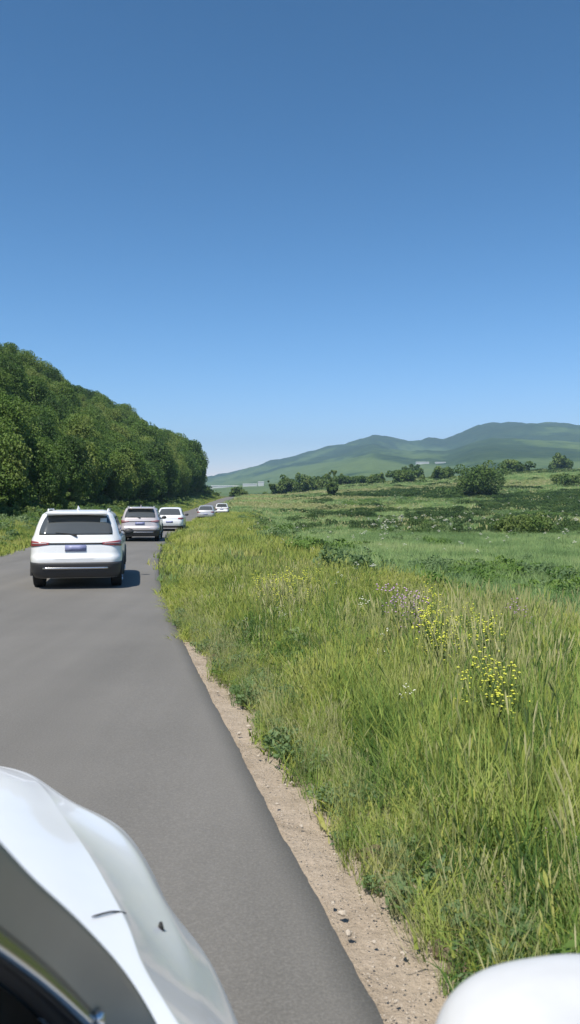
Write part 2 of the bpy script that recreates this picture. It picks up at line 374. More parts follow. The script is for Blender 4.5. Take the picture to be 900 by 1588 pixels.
def blades(n, rad, h0, h1, w, lean=.35, seed=0, seg=3, heads=0, leafy=0):
    """a clump of grass blades as an (m,4,3) quad array"""
    r = np.random.default_rng(seed); out = []
    a = r.random(n)*2*np.pi; rr = rad*np.sqrt(r.random(n)); bx, by = rr*np.cos(a), rr*np.sin(a)
    hh = h0+(h1-h0)*r.random(n)**1.4
    la = r.random(n)*2*np.pi; lm = lean*(.3+r.random(n))*hh; wa = r.random(n)*np.pi
    ww = w*(.6+.8*r.random(n))
    for k in range(seg):
        t0, t1 = k/seg, (k+1)/seg
        def at(t):
            c = np.stack([bx+np.cos(la)*lm*t**2, by+np.sin(la)*lm*t**2, hh*t*(1-.18*t*lm/hh)], 1)
            s = np.stack([np.cos(wa), np.sin(wa), 0*wa], 1)*(ww*(1-.9*t**1.5))[:, None]/2
            return c-s, c+s
        a0, b0 = at(t0); a1, b1 = at(t1); out.append(np.stack([a0, b0, b1, a1], 1))
    V = np.concatenate(out)
    return V
def heads_q(n, rad, h0, h1, ln, w, seed):
    r = np.random.default_rng(seed+99); out = []
    for _ in range(n):
        a = r.random()*6.28; d = rad*math.sqrt(r.random()); x, y = d*math.cos(a), d*math.sin(a); h = h0+(h1-h0)*r.random()
        lx, ly = (r.random(2)-.5)*.25*h
        for k in range(2):
            wa = k*1.57+r.random(); s = np.array([math.cos(wa), math.sin(wa), 0])
            p0 = np.array([x, y, 0.]); p1 = np.array([x+lx, y+ly, h]); p2 = p1+np.array([lx*.4, ly*.4, ln])
            out.append([p0-s*.0012, p0+s*.0012, p1+s*.001, p1-s*.001]) 
            out.append([p1-s*w*.3, p1+s*w*.3, (p1*.4+p2*.6)+s*w*.5, (p1*.4+p2*.6)-s*w*.5])
            out.append([(p1*.4+p2*.6)-s*w*.5, (p1*.4+p2*.6)+s*w*.5, p2+s*.001, p2-s*.001])
    return np.array(out)
def leaves(centers, n, size, seed, flat=.5, aspect=1.7):
    """n leaf quads at random around given (k,4) spheres; leaf normals biased outward"""
    r = np.random.default_rng(seed); k = len(centers)
    w = centers[:, 3]**2; ci = r.choice(k, n, p=w/w.sum()); c = centers[ci]
    d = r.normal(size=(n, 3)); d /= np.linalg.norm(d, axis=1)[:, None]
    rad = c[:, 3]*(.72+.36*r.random(n)**.7)
    P = c[:, :3]+d*rad[:, None]*np.array([1, 1, .85])
    nrm = d*flat+r.normal(size=(n, 3))*.6+np.array([0, 0, .25]); nrm /= np.linalg.norm(nrm, axis=1)[:, None]
    u = np.cross(nrm, r.normal(size=(n, 3))); u /= np.linalg.norm(u, axis=1)[:, None]; v = np.cross(nrm, u)
    s = size*(.55+.9*r.random(n))[:, None]
    return np.stack([P-u*s*aspect/2, P-v*s*.5, P+u*s*aspect/2, P+v*s*.5], 1)

gn = [quads_mesh('grass_clump', blades(60, .20, .28, .62, .010, .45, s), M['grass_near']) for s in range(5)]
gt = [quads_mesh('tall_grass_clump', np.concatenate([blades(38, .17, .4, .85, .009, .28, s+20), heads_q(5, .16, .55, .85, .10, .010, s)]), M['grass_near']) for s in range(4)]
gy_ = [quads_mesh('yellow_grass_clump', np.concatenate([blades(44, .28, .28, .55, .014, .4, s+40), heads_q(5, .22, .4, .6, .08, .014, s)]), M['grass_yellow']) for s in range(4)]
gd = [quads_mesh('dry_stalks', np.concatenate([blades(10, .14, .3, .6, .006, .35, s+60), heads_q(8, .16, .55, .85, .12, .010, s+3)]), M['grass_dry']) for s in range(3)]
def low_weed(seed, mat, h=.35, n=240, size=.03, rad=.2):
    r = np.random.default_rng(seed); c = np.array([[*(r.normal(size=2)*rad*.5), h*(.25+.6*r.random()), rad*(.35+.3*r.random())] for _ in range(7)])
    return quads_mesh('weed_clump', np.concatenate([leaves(c, n, size, seed, .3, 2.4), blades(14, rad*.5, h*.5, h, .008, .3, seed)]), mat)
gw = [low_weed(s, M['weed']) for s in range(3)]+[low_weed(s+5, M['weed_blue'], .36, 200, .033) for s in range(2)]
near_protos = gn+gt+gy_+gd+gw        # 0-4 5-8 9-12 13-15 16-20
gp = [quads_mesh('meadow_grass_clump', blades(60, .55, .3, .62, .022, .4, s+80), M['grass_pale']) for s in range(4)]
gpb = [quads_mesh('meadow_grass_patch', blades(90, 1.3, .35, .7, .06, .4, s+90), M['grass_pale']) for s in range(3)]
gyb = [quads_mesh('verge_grass_patch', blades(80, .7, .28, .58, .032, .4, s+95), M['grass_yellow']) for s in range(3)]
def big_weed(seed, mat): 
    r = np.random.default_rng(seed); c = np.array([[*(r.normal(size=2)*.28), .12+.4*r.random(), .16+.12*r.random()] for _ in range(8)])
    return quads_mesh('tall_weed_clump', leaves(c, 520, .055, seed, .3, 2.4), mat)
bw = [big_weed(s, M['weed']) for s in range(3)]+[big_weed(s+4, M['weed_blue']) for s in range(2)]
bwp = [quads_mesh('pale_stalks', np.concatenate([blades(16, .7, .5, .95, .03, .3, s+110), heads_q(9, .7, .6, 1.1, .22, .10, s+7)]), M['grass_dry']) for s in range(2)]
bwd = [big_weed(s+9, M['belt_weed']) for s in range(3)]
far_protos = gp+gpb+gyb+bw+bwp+bwd       # 0-3 4-6 7-9 10-14 15-16
grass_mesh_order = None

def wedge(n, y0, y1, pxa=-120, pxb=1020, power=1.0):
    """area-uniform random points in the view wedge"""
    u = rng.random(n); y = np.sqrt(y0**2+(y1**2-y0**2)*u**power); px = pxa+(pxb-pxa)*rng.random(n)
    return (px-450)/F*y, y, px
def finish(x, y, tilt=.12, s0=.8, s1=1.25, sz=None):
    n = len(x); z = H(x, y)-.01
    rot = np.stack([(rng.random(n)-.5)*tilt*2, (rng.random(n)-.5)*tilt*2, rng.random(n)*6.283], 1)
    s = s0+(s1-s0)*rng.random(n); sc = np.stack([s, s, s*(sz if sz is not None else 1)], 1)
    return np.stack([x, y, z], 1), rot, sc
# near right verge, 2..17 m
x, y, px = wedge(15000, 1.2, 18, -200, 1250); q = x-Edge(y)
dw = np.interp(y, [2, 5, 8, 10.5, 13, 17], [.55, .47, .38, .28, .12, .0]) + fbm(x*1.8, y*1.8, 3)*.62
k = (q > dw) & (q > .06); x, y, q, dw = x[k], y[k], q[k], dw[k]
edge = np.clip((q-dw)/.55, .30, 1)
tall = vnoise(x*.6+5, y*.35+3); r_ = rng.random(len(x)); pn = vnoise(x*.45+40, y*.45+7)
idx = np.where(r_ < .42, rng.integers(0, 5, len(x)), np.where(r_ < .50+.14*tall, rng.integers(5, 9, len(x)), np.where(r_ < .93, rng.integers(9, 13, len(x)), np.where(r_ < .985, rng.integers(13, 16, len(x)), rng.integers(16, 21, len(x))))))
idx = np.where((vnoise(x*1.3+9, y*.8+2) > .7) & (rng.random(len(x)) < .4), rng.integers(13, 16, len(x)), idx)
wd = (pn > .68) & (rng.random(len(x)) < .25); idx = np.where(wd, rng.integers(16, 21, len(x)), idx)
yl = (y > 10+4*(pn-.5)) & (rng.random(len(x)) < .55); idx = np.where(yl, rng.integers(9, 13, len(x)), idx)
P, Rt, S = finish(x, y, .15, .75, 1.2, edge*(.55+.45*tall)*(1-.25*sm(9, 14, y))); S[:, 2] = np.maximum(S[:, 2], .15)
scatter('roadside_grass', P, Rt, S, idx, near_protos, 'tall mixed green grass and weeds on the right roadside')
# low scraps of dry and green weeds along the ragged edge of the dirt
n = 520; y = 2+11*rng.random(n); x = Edge(y)+np.interp(y, [2, 5, 8, 10.5, 13], [.5, .5, .42, .33, .2])+(rng.random(n)-.5)*.42+.18*fbm(y*1.7, y*0+2, 3)
P, Rt, S = finish(x, y, .4, .25, .6)
scatter('edge_weeds', P, Rt, S, rng.choice([13, 14, 15, 13, 14, 19, 20, 0, 2, 10], n), near_protos, 'small scrappy weeds on the dirt edge of the verge')
# middle distance shoulder 16..110 m (yellow green) and left verge
x, y, px = wedge(26000, 15, 120, -100, 1020, .75); q = x-Edge(y)
k = (q > .16+y*.006) & (q < 6.0+1.2*vnoise(x*.2, y*.2)) ; xs, ysd = x[k], y[k]
r_ = rng.random(len(xs)); idx = np.where(r_ < .9, rng.integers(7, 10, len(xs)), np.where(r_ < .93, rng.integers(10, 15, len(xs)), rng.integers(0, 4, len(xs))))
near_crest = ((xs-Edge(ysd)) > 5.6+.6*vnoise(xs*.1, ysd*.1)) & (rng.random(len(xs)) < .5) & (ysd < 95); idx = np.where((xs-Edge(ysd) < 4.5) & (idx >= 10), 7, idx); idx = np.where(near_crest, np.where(rng.random(len(xs)) < .6, rng.integers(17, 20, len(xs)), rng.integers(10, 15, len(xs))), idx)
far_s = np.clip(.8+ysd/90, .8, 1.7)
P, Rt, S = finish(xs, ysd, .1, .6, .95, .45+.55*sm(0, 2.2, xs-Edge(ysd))); S[:, :2] *= far_s[:, None]
scatter('shoulder_grass', P, Rt, S, idx, far_protos, 'yellow green grass on the road shoulder bend')
# left verge between road and wood
n = 14000; y = 12+230*rng.random(n)**1.5; pl = 5.5*rng.random(n)**.9; x = Edge(y)-ROADW-.1-pl
k = (450+x/y*F > -150); x, y, pl = x[k], y[k], pl[k]
idx = np.where(rng.random(len(x)) < .93, rng.integers(7, 10, len(x)), rng.integers(10, 15, len(x)))
idx = np.where((pl > 3.8) & (rng.random(len(x)) < .35), rng.integers(10, 15, len(x)), idx)
P, Rt, S = finish(x, y, .1, .6, 1.0); S[:, 2] *= .55+.25*np.minimum(pl, 4)
scatter('left_verge_grass', P, Rt, S, idx, far_protos, 'grass and weeds on the verge left of the road below the wood')
# lower meadow: pale grass then weedy belt
x, y, px = wedge(34000, 14, 75, 250, 1050, .8); q = x-Edge(y); k = q > 5.8; x, y = x[k], y[k]
r_ = rng.random(len(x)); pn = vnoise(x*.11+3, y*.07+9)
idx = np.where(r_ < .996, rng.integers(0, 4, len(x)), rng.integers(10, 15, len(x)))
idx = np.where((pn > .80) & (rng.random(len(x)) < .08), rng.integers(10, 15, len(x)), idx)
P, Rt, S = finish(x, y, .1, .75, 1.25)
scatter('meadow_grass', P, Rt, S, idx, far_protos, 'pale green grass of the lower meadow right of the bank')
x, y, px = wedge(26000, 66, 330, 330, 1050, 1.15); q = x-Edge(y); k = (q > np.where(y > 112, .15, 6.0)); x, y, q = x[k], y[k], q[k]
belt = vnoise(x*.035+3, y*.045+1)*.6+vnoise(x*.12, y*.12)*.4
strip = vnoise(x*.018+11, y*.075+5)
weedy = sm(.38, .50, belt)*np.where(y < 150, 1.0, .55)*sm(0, 25, x+8+.0*y)
r_ = rng.random(len(x))
idx = np.where(rng.random(len(x)) < weedy*(.25+.6*sm(80, 100, y)*(1-sm(220, 280, y))*sm(-5, 20, x)), rng.integers(10, 15, len(x)), np.where(r_ < .72, rng.integers(4, 7, len(x)), np.where(r_ < .95, rng.integers(7, 10, len(x)), 15+rng.integers(0, 2, len(x)))))
idx = np.where((strip > .70) & (rng.random(len(x)) < .7), 15+rng.integers(0, 2, len(x)), idx)
bm_ = (idx >= 10) & (idx < 15) & (vnoise(x*.05+30, y*.05) > .35); idx = np.where(bm_, rng.integers(17, 20, len(x)), idx)
P, Rt, S = finish(x, y, .1, .8, 1.6); S *= np.where(idx >= 17, 1.45, 1)[:, None]; S[:, :2] *= np.clip(y/110, .8, 2)[:, None]; S *= .8; S[:, 2] *= np.where(strip > .70, .6, np.where(weedy > .5, 1.0, .7))
scatter('far_meadow_cover', P, Rt, S, idx, far_protos, 'rough weeds and pale stalks covering the far meadow')

# ------------------------------------------------------------------ trees and shrubs
def crown_mesh(seed, h, rad, base, n, size, mat, lobes=16):
    r = np.random.default_rng(seed); c = []
    for i in range(lobes):
        t = (i+.5)/lobes; zz = base+(h-base)*(.08+.84*t); prof = math.sin(math.pi*min(1, .2+.72*t))**.7
        a = i*2.4+r.random(); d = rad*prof*(.25+.5*r.random())
        c.append([d*math.cos(a), d*math.sin(a), zz, rad*(.34+.22*r.random())*(.65+.5*prof)])
    c = np.array(c); return quads_mesh('crown', leaves(c, n, size, seed, .6, 1.5), mat), c
def trunk_mesh(seed, h, rad, centers):
    r = random.Random(seed); mb = MB(); top = Vector((r.uniform(-.3, .3), r.uniform(-.3, .3), h*.8))
    mid = Vector((r.uniform(-.2, .2), r.uniform(-.2, .2), h*.4))
    mb.tube([(0, 0, -.6), (0, 0, .2), mid, top], [rad*1.3, rad, rad*.7, rad*.2], 7)
    for i in range(6):
        c = centers[r.randrange(len(centers))]; s = mid.lerp(top, r.random()*.7)
        mb.tube([s, s.lerp(Vector(c[:3]), .5)+Vector((0, 0, -.2)), Vector(c[:3])], [rad*.4, rad*.25, rad*.08], 5)
    me = bpy.data.meshes.new('trunk'); me.from_pydata(mb.v, [], mb.f); me.materials.append(M['bark']); return me
tree_kinds = []
for s in range(7):
    h = [9.5, 10.5, 8.5, 11, 9, 10, 7.5][s]; rad = [3.2, 3.5, 3.0, 3.3, 3.7, 2.9, 3.0][s]
    cm, cc = crown_mesh(s+1, h, rad, [2.2, 2.6, 1.8, 3.0, 1.6, 2.2, 1.2][s], 17000, .175, M['tree_leaf'], 26)
    tree_kinds.append((cm, trunk_mesh(s, h, .17, cc), h))
# candidate sites
sites = []
yv = 14.0
while yv < 330:
    p_ = 8.0
    while p_ < 110:
        yj = yv+random.uniform(-1.9, 1.9); pj = p_+random.uniform(-1.7, 1.7)
        xx = float(Edge(yj))-ROADW-max(pj, 7)
        pxx = 450+xx/yj*F
        if -330 < pxx < 306: sites.append((xx, yj, pj))
        p_ += 4.3
    yv += 4.3
sites = np.array(sites); zt = H(sites[:, 0], sites[:, 1]); hts = (rng.random(len(sites))*.3+.60)*(1+.45*sm(120, 220, sites[:, 1])*(1-sm(12, 24, sites[:, 2])))*(.82+.18*sm(70, 120, sites[:, 1]))
elev = (zt+6.6*hts-CAMZ)/sites[:, 1]; bins = np.round((450+sites[:, 0]/sites[:, 1]*F)/22).astype(int)
order = np.argsort(sites[:, 1]); top = {}; vis = []
for i in order:
    b_ = [bins[i]+k for k in (-1, 0, 1)]; cur = min(top.get(b, -1) for b in b_)
    gain = (elev[i]-max(cur, (zt[i]-CAMZ)/sites[i, 1]))*F
    vis.append((gain, i))
    for b in b_[1:2]: top[b] = max(top.get(b, -1), elev[i])
inframe = lambda i: -25 < 450+sites[i, 0]/sites[i, 1]*F < 335
seen = [i for g, i in vis if g > 2.0 and inframe(i)]
seen.sort(key=lambda i: sites[i, 1]); things = seen[:290]; tset = set(things)
rest = [i for i in range(len(sites)) if i not in tset]
print('tree sites', len(sites), 'seen', len(seen), 'as things', len(things))
first = {}
for i in things:
    k = random.randrange(7); cm, tm, h = tree_kinds[k]
    xx, yj, pj = sites[i]; s = float(hts[i])
    if k not in first:
        o = bpy.data.objects.new('broadleaf_tree', None); col.objects.link(o)
        for nm, me in (('crown', cm), ('trunk', tm)):
            c_ = bpy.data.objects.new(nm, me); col.objects.link(c_); c_.parent = o
        first[k] = o
    else: o = copy_tree(first[k])
    o.location = (xx, yj, float(zt[i])-.1); o.rotation_euler = (0, 0, random.random()*6.28); o.scale = (s, s, s*random.uniform(.9, 1.12))
    tag(o, 'dark green broadleaf tree in the dense wood on the hillside left of the road', 'tree', 'trees of the hillside wood')
def joined_tree(k):
    cm, tm, h = tree_kinds[k]; return cm
P = np.array([[sites[i, 0], sites[i, 1], zt[i]-.1] for i in rest]); n = len(P)
s_ = hts[rest]; 
scatter('woodland', P, np.stack([0*s_, 0*s_, rng.random(n)*6.28], 1), np.stack([s_]*3, 1), rng.integers(0, 7, n), [t_[0] for t_ in tree_kinds], 'rest of the dense wood covering the hill')
# undergrowth along the foot of the wood
def shrub_mesh(seed, rad, h, n, size, mat=None):
    r = np.random.default_rng(seed); c = []
    for i in range(11):
        a = r.random()*6.28; d = rad*.62*math.sqrt(r.random()); c.append([d*math.cos(a), d*math.sin(a), h*(.28+.5*r.random()*(1-d/rad*.5)), rad*(.26+.16*r.random())])
    c = np.array(c); c[:, 3] = np.minimum(c[:, 3], h*.42)
    ex = [[*(r.normal(size=2)*rad*.5), h*(.55+.4*r.random()), rad*(.10+.10*r.random())] for _ in range(9)]+[[*(r.normal(size=2)*rad*.62), h*.15, rad*.2] for _ in range(6)]
    c = np.concatenate([c, np.array(ex)])
    return quads_mesh('foliage', leaves(c, n, size, seed, .5, 1.6), mat or M['shrub_leaf']), c
shrub_small = [shrub_mesh(s, 1.0, 1.3, 1500, .12)[0] for s in range(4)]
n = 520; y = 16+270*rng.random(n)**1.2; pl = 4.6+5.5*rng.random(n); x = Edge(y)-ROADW-pl
P, Rt, S = finish(x, y, .1, .6, 1.4)
scatter('undergrowth', P, Rt, S, rng.integers(0, 4, n), shrub_small, 'leafy undergrowth at the foot of the hillside wood')

def make_shrub(name, px, d, w, h, label, cat='shrub', seed=0, group=None, base=None, n=5200):
    x = pix(px, d); z = float(H(x, d)) if base is None else base
    rad = w/2; o = empty(name, (x, d, z-.15*h*.3))
    me, c = shrub_mesh(seed, rad, h, n, max(.13, d*.0016))
    f = bpy.data.objects.new('foliage', me); col.objects.link(f); f.parent = o
    mb = MB(); r = random.Random(seed)
    for i in range(7):
        cc = c[i]; mb.tube([(r.uniform(-.15, .15)*rad, r.uniform(-.15, .15)*rad, -.3), (cc[0]*.4, cc[1]*.4, cc[2]*.5), tuple(cc[:3])], [.045*h/2, .03*h/2, .01], 5)
    mb.build('stem', M['bark'], o)
    tag(o, label, cat, group); return o
def shrub_px(name, px, ytop, ybot, wpx, label, seed, cat='shrub', group=None, n=5200, d=None):
    if d is None: d = ground_at(px, ybot)[1]
    w = wpx*1.4/F*d; x = pix(px, d); zb = float(H(x, d)); zt_ = CAMZ+(HOR-ytop)/F*d
    h = max(.8, zt_-zb); return make_shrub(name, px, d, w, h*1.22, label, cat, seed, group, None, n)
shrub_px('shrub', 738, 728, 772, 82, 'large rounded green shrub standing alone in the middle of the meadow', 31, n=9000)
shrub_px('shrub', 868, 708, 722, 34, 'dark shrub on the skyline near the right edge of the photo', 32)
shrub_px('shrub', 800, 717, 734, 44, 'dark bush on the rise between the large lone shrub and the skyline shrub', 33)
shrub_px('shrub', 642, 724, 742, 26, 'small dark round bush upslope left of the large lone shrub', 34)
shrub_px('shrub', 625, 732, 750, 40, 'low dark bush just below the small round bush upslope', 35)
shrub_px('shrub', 582, 736, 752, 26, 'small dark bush between the tree row and the low dark bush', 36)
shrub_px('shrub', 690, 728, 744, 36, 'pale green low bush left behind the large lone shrub', 37)
shrub_px('shrub', 515, 745, 772, 14, 'narrow upright bush in the meadow below the tree row', 38)
shrub_px('shrub', 812, 803, 835, 80, 'broad low dark green thicket in the weedy meadow at the right', 39, n=7000)
shrub_px('shrub', 884, 740, 752, 60, 'low bush behind the weedy belt at the right edge', 40)
for i, (px, yt, yb, w, lab) in enumerate([
    (372, 758, 768, 26, 'low dark hedge bush beside the road crest'),
    (424, 748, 770, 9, 'slim dark little tree by the road beyond the last cars'),
    (446, 745, 768, 34, 'leftmost full tree in the row beyond the road bend'),
    (468, 736, 768, 36, 'tallest rounded tree in the row beyond the road bend'),
    (492, 742, 766, 40, 'middle tree in the row beyond the road bend'),
    (512, 733, 764, 20, 'upright narrow tree sticking up from the tree row'),
    (534, 742, 764, 46, 'tree at the right end of the row beyond the road bend'),
    (566, 742, 760, 34, 'small bushy tree trailing right of the tree row')]):
    d = 300+5*i+random.uniform(-8, 8); shrub_px('bushy_tree', px, yt, yb, w, lab, 50+i, 'tree', None, 4200, d)

# ------------------------------------------------------------------ far pale buildings in the valley
def on_mountain(px, py):
    """the point of the mountain slope seen at this column and row"""
    a_ = math.atan((px-450)/F); i_ = int(np.argmin(abs(az-a_))); rows_ = HOR-(zm[i_]-CAMZ)/dd*F
    k_ = int(np.argmax((rows_ <= py) & (dd > 900))); return pix(px, dd[k_]), float(dd[k_]), float(zm[i_, k_])
def shed(px, py, L, hh, lab):
    x, d, z = on_mountain(px, py); z += hh; L = L/F*d
    o = empty('valley_shed', (x, d, z-hh*.3)); mb = MB(); mb.box((0, 0, hh*.5-2), (L, 9, hh+4)); mb.build('wall', M['pale_roof'], o)
    mb = MB(); e = hh+.004; mb.add([(-L/2-.4, -5, e), (L/2+.4, -5, e), (L/2+.4, 5, e), (-L/2-.4, 5, e), (-L/2-.4, 0, hh+1.1), (L/2+.4, 0, hh+1.1)],
                      [(0, 1, 5, 4), (2, 3, 4, 5), (0, 4, 3), (1, 2, 5), (0, 3, 2, 1)]); mb.build('roof', M['pale_roof'], o)
    tag(o, lab, 'shed'); return o
shed(350, 757, 44, 1.2, 'long low pale shed in the valley just right of the wood end')
shed(388, 756, 22, 1.8, 'pale shed in the valley between the long low shed and the small white building')
shed(405, 755, 9, 3.5, 'small bright white building in the valley nearest the slim tree by the road')
shed(655, 721, 20, 2.2, 'white shed low on the mountain slope behind the small round bush')
shed(683, 720, 16, 1.0, 'second white shed on the mountain slope, right of the brighter one')

# ------------------------------------------------------------------ flowers, stones, clods
def flower(kind, seed):
    r = random.Random(seed); mb = MB(); hd = MB()
    big = kind == 'umbel'; kind = 'white' if big else kind
    h = {'yellow': .55, 'white': .55 if big else .6, 'purple': .6}[kind]
    stems = {'yellow': 5, 'white': 3, 'purple': 4}[kind]
    for i in range(stems):
        a = r.random()*6.28; l = r.uniform(.03, .14); hh = h*r.uniform(.75, 1.15); top = (l*math.cos(a), l*math.sin(a), hh)
        mb.tube([(0, 0, -.03), (top[0]*.3, top[1]*.3, hh*.5), top], [.004, .003, .002], 4)
        for j in range(4):
            t = r.uniform(.2, .8); b_ = Vector(top)*t; w = r.random()*6.28; u = Vector((math.cos(w), math.sin(w), .4)); v = Vector((-math.sin(w), math.cos(w), 0))*.012
            mb.add([b_, b_+u*.04-v, b_+u*.085, b_+u*.04+v], [(0, 1, 2, 3)])
        for j in range({'yellow': 7, 'white': 5, 'purple': 6}[kind]):
            rr = {'yellow': .05, 'white': .05, 'purple': .06}[kind]
            c = Vector(top)+Vector((r.uniform(-rr, rr), r.uniform(-rr, rr), r.uniform(-.03, .02) if kind == 'white' else r.uniform(-.08, .03)))
            s = (.04 if big else .010)*r.uniform(.7, 1.3); n_ = 6; b0 = [c+Vector((math.cos(k*6.283/n_)*s, math.sin(k*6.283/n_)*s, 0)) for k in range(n_)]
            hd.add([c+Vector((0, 0, .006))]+b0+[c-Vector((0, 0, .008))], [(0, 1+k, 1+(k+1) % n_) for k in range(n_)]+[(n_+1, 1+(k+1) % n_, 1+k) for k in range(n_)])
    o = mb.build(kind+'_wildflower', M['stem']); hd.build('blossom', M[kind+'_petal'], o)
    return o
FL = {k: [flower(k, s) for s in range(3)] for k in ('yellow', 'white', 'purple', 'umbel')}; used = {}
def put_flower(kind, px, py, lab, group, sc=1.0, lift=.35):
    """px, py: where the blossom shows"""
    k = random.randrange(3); src = FL[kind][k]
    d = np.exp(np.linspace(math.log(3), math.log(300), 900)); zr = CAMZ-(py-HOR)/F*d; g = H((px-450)/F*d, d)+.5*sc; j = int(np.argmax(zr <= g))
    x, y = (px-450)/F*d[j], d[j]
    if x-Edge(y) < .6: return
    o = src if (kind, k) not in used else copy_tree(src); used[(kind, k)] = 1
    o.location = (x, y, float(H(x, y))); o.rotation_euler = (0, 0, random.random()*6.28); s = sc*random.uniform(.85, 1.2)*(min(1, max(.3, y/75)) if kind == 'umbel' else 1); o.scale = (s, s, s*1.05)
    tag(o, lab, 'flower', group)
for i in range(22):
    put_flower('yellow', random.gauss(692, 24), random.gauss(985, 17), 'yellow wildflower in the bright yellow patch of the right verge', 'yellow flower patch', 1.12)
for i in range(6):
    put_flower('yellow', random.gauss(760, 22), random.gauss(1062, 13), 'yellow wildflower scattered below the bright yellow patch', 'yellow flowers below the patch', 1.1)
for i in range(9):
    put_flower('yellow', random.gauss(450, 22), random.gauss(915, 9), 'yellow wildflower on the shoulder near the road bend', 'yellow flowers near the bend', 1.15)
for i in range(7):
    put_flower('purple', random.gauss(624, 9), random.gauss(957, 4), 'purple wildflower of the pinkish cluster left of the yellow patch', 'purple flower cluster', 1.15)
for i in range(2):
    put_flower('purple', random.gauss(790, 12), random.gauss(958, 3), 'faint purple wildflower right of the yellow patch', 'faint purple flowers', 1.1)
for i in range(2):
    put_flower('purple', random.gauss(872, 12), random.gauss(1306, 5), 'violet wildflower low in the grass at the right edge', 'violet flowers at the right edge', .4)
for i in range(55):
    t = random.random(); put_flower('umbel', 385+t*230+random.gauss(0, 8), 808+t*50+random.gauss(0, 5), 'white umbel flower along the dark crest of the bank', 'white flowers on the bank crest', 1.2)
for i in range(110):
    put_flower('umbel', random.uniform(520, 900), random.gauss(803, 20), 'white flower head in the weedy belt of the far meadow', 'white flowers in the far meadow', random.uniform(1.4, 2.3))
for i in range(7):
    put_flower('white', random.gauss(440, 22), random.gauss(962, 3), 'white flower in the short pale line on the shoulder', 'white flowers in a line', .55)
for i in range(10):
    put_flower('white', random.uniform(420, 900), random.uniform(880, 1150), 'small white flower scattered in the roadside grass', 'scattered white flowers', random.uniform(.6, .8))
for k_, ls in FL.items():
    for j, o in enumerate(ls):
        if (k_, j) not in used:
            for c_ in list(o.children): bpy.data.objects.remove(c_)
            bpy.data.objects.remove(o)
def rock_mesh(seed, nm, mat, flat=.6, rough=.35):
    r = random.Random(seed); bm = bmesh.new(); bmesh.ops.create_icosphere(bm, subdivisions=2, radius=1)
    ph = [r.uniform(0, 9) for _ in range(4)]
    for v in bm.verts:
        c = v.co; k = 1+rough*(math.sin(c.x*3+ph[0])*math.sin(c.y*3.3+ph[1])+.6*math.sin(c.z*5+ph[2])*math.sin(c.x*6+ph[3])); v.co = Vector((c.x*k, c.y*k*.8, c.z*k*flat))
    me = bpy.data.meshes.new(nm); bm.to_mesh(me); bm.free(); me.materials.append(mat); return me
rm = [rock_mesh(s, 'stone', M['stone']) for s in range(4)]; cm_ = [rock_mesh(s+9, 'earth_clod', M['clod'], .55, .5) for s in range(4)]
def dirt_spot(y, t): 
    w = float(np.interp(y, [2, 5, 8, 10.5, 13], [.62, .58, .48, .38, .2])); return float(Edge(y))+.06+t*w
for i in range(70):
    y_ = 2.6+8*random.random()**1.3; x_ = dirt_spot(y_, random.random()); s = random.choice([.008, .01, .013, .02])
    o = bpy.data.objects.new('stone', rm[i % 4]); col.objects.link(o); o.location = (x_, y_, s*.2); o.scale = (s, s, s); o.rotation_euler = (0, 0, random.random()*6)
    tag(o, 'small pale stone lying on the dirt strip beside the road', 'stone', 'stones on the dirt strip')
for i in range(80):
    y_ = 2.8+8.5*random.random()**1.3; x_ = dirt_spot(y_, random.uniform(.55, 1.15)); s = random.choice([.015, .02, .03, .05, .065])*random.uniform(.8, 1.2)
    o = bpy.data.objects.new('earth_clod', cm_[i % 4]); col.objects.link(o); o.location = (x_, y_, s*.15); o.scale = (s, s, s); o.rotation_euler = (0, 0, random.random()*6)
    tag(o, 'dark clod of earth at the grass side of the dirt strip', 'clod', 'earth clods on the dirt strip')
n = 5000; y = 2.2+10*rng.random(n)**1.3; x = Edge(y)+.02+np.interp(y, [2, 5, 8, 10.5, 13], [.75, .65, .5, .4, .2])*rng.random(n)
P, Rt, S = finish(x, y, 1, .0015, .006); P[:, 2] = -.015+.035*fbm(x*3, y*3, 4)+.05*fbm(x*14, y*14, 3)+.001
scatter('gravel', P, Rt, S, rng.integers(0, 4, n), rm, 'fine gravel strewn over the dirt strip')

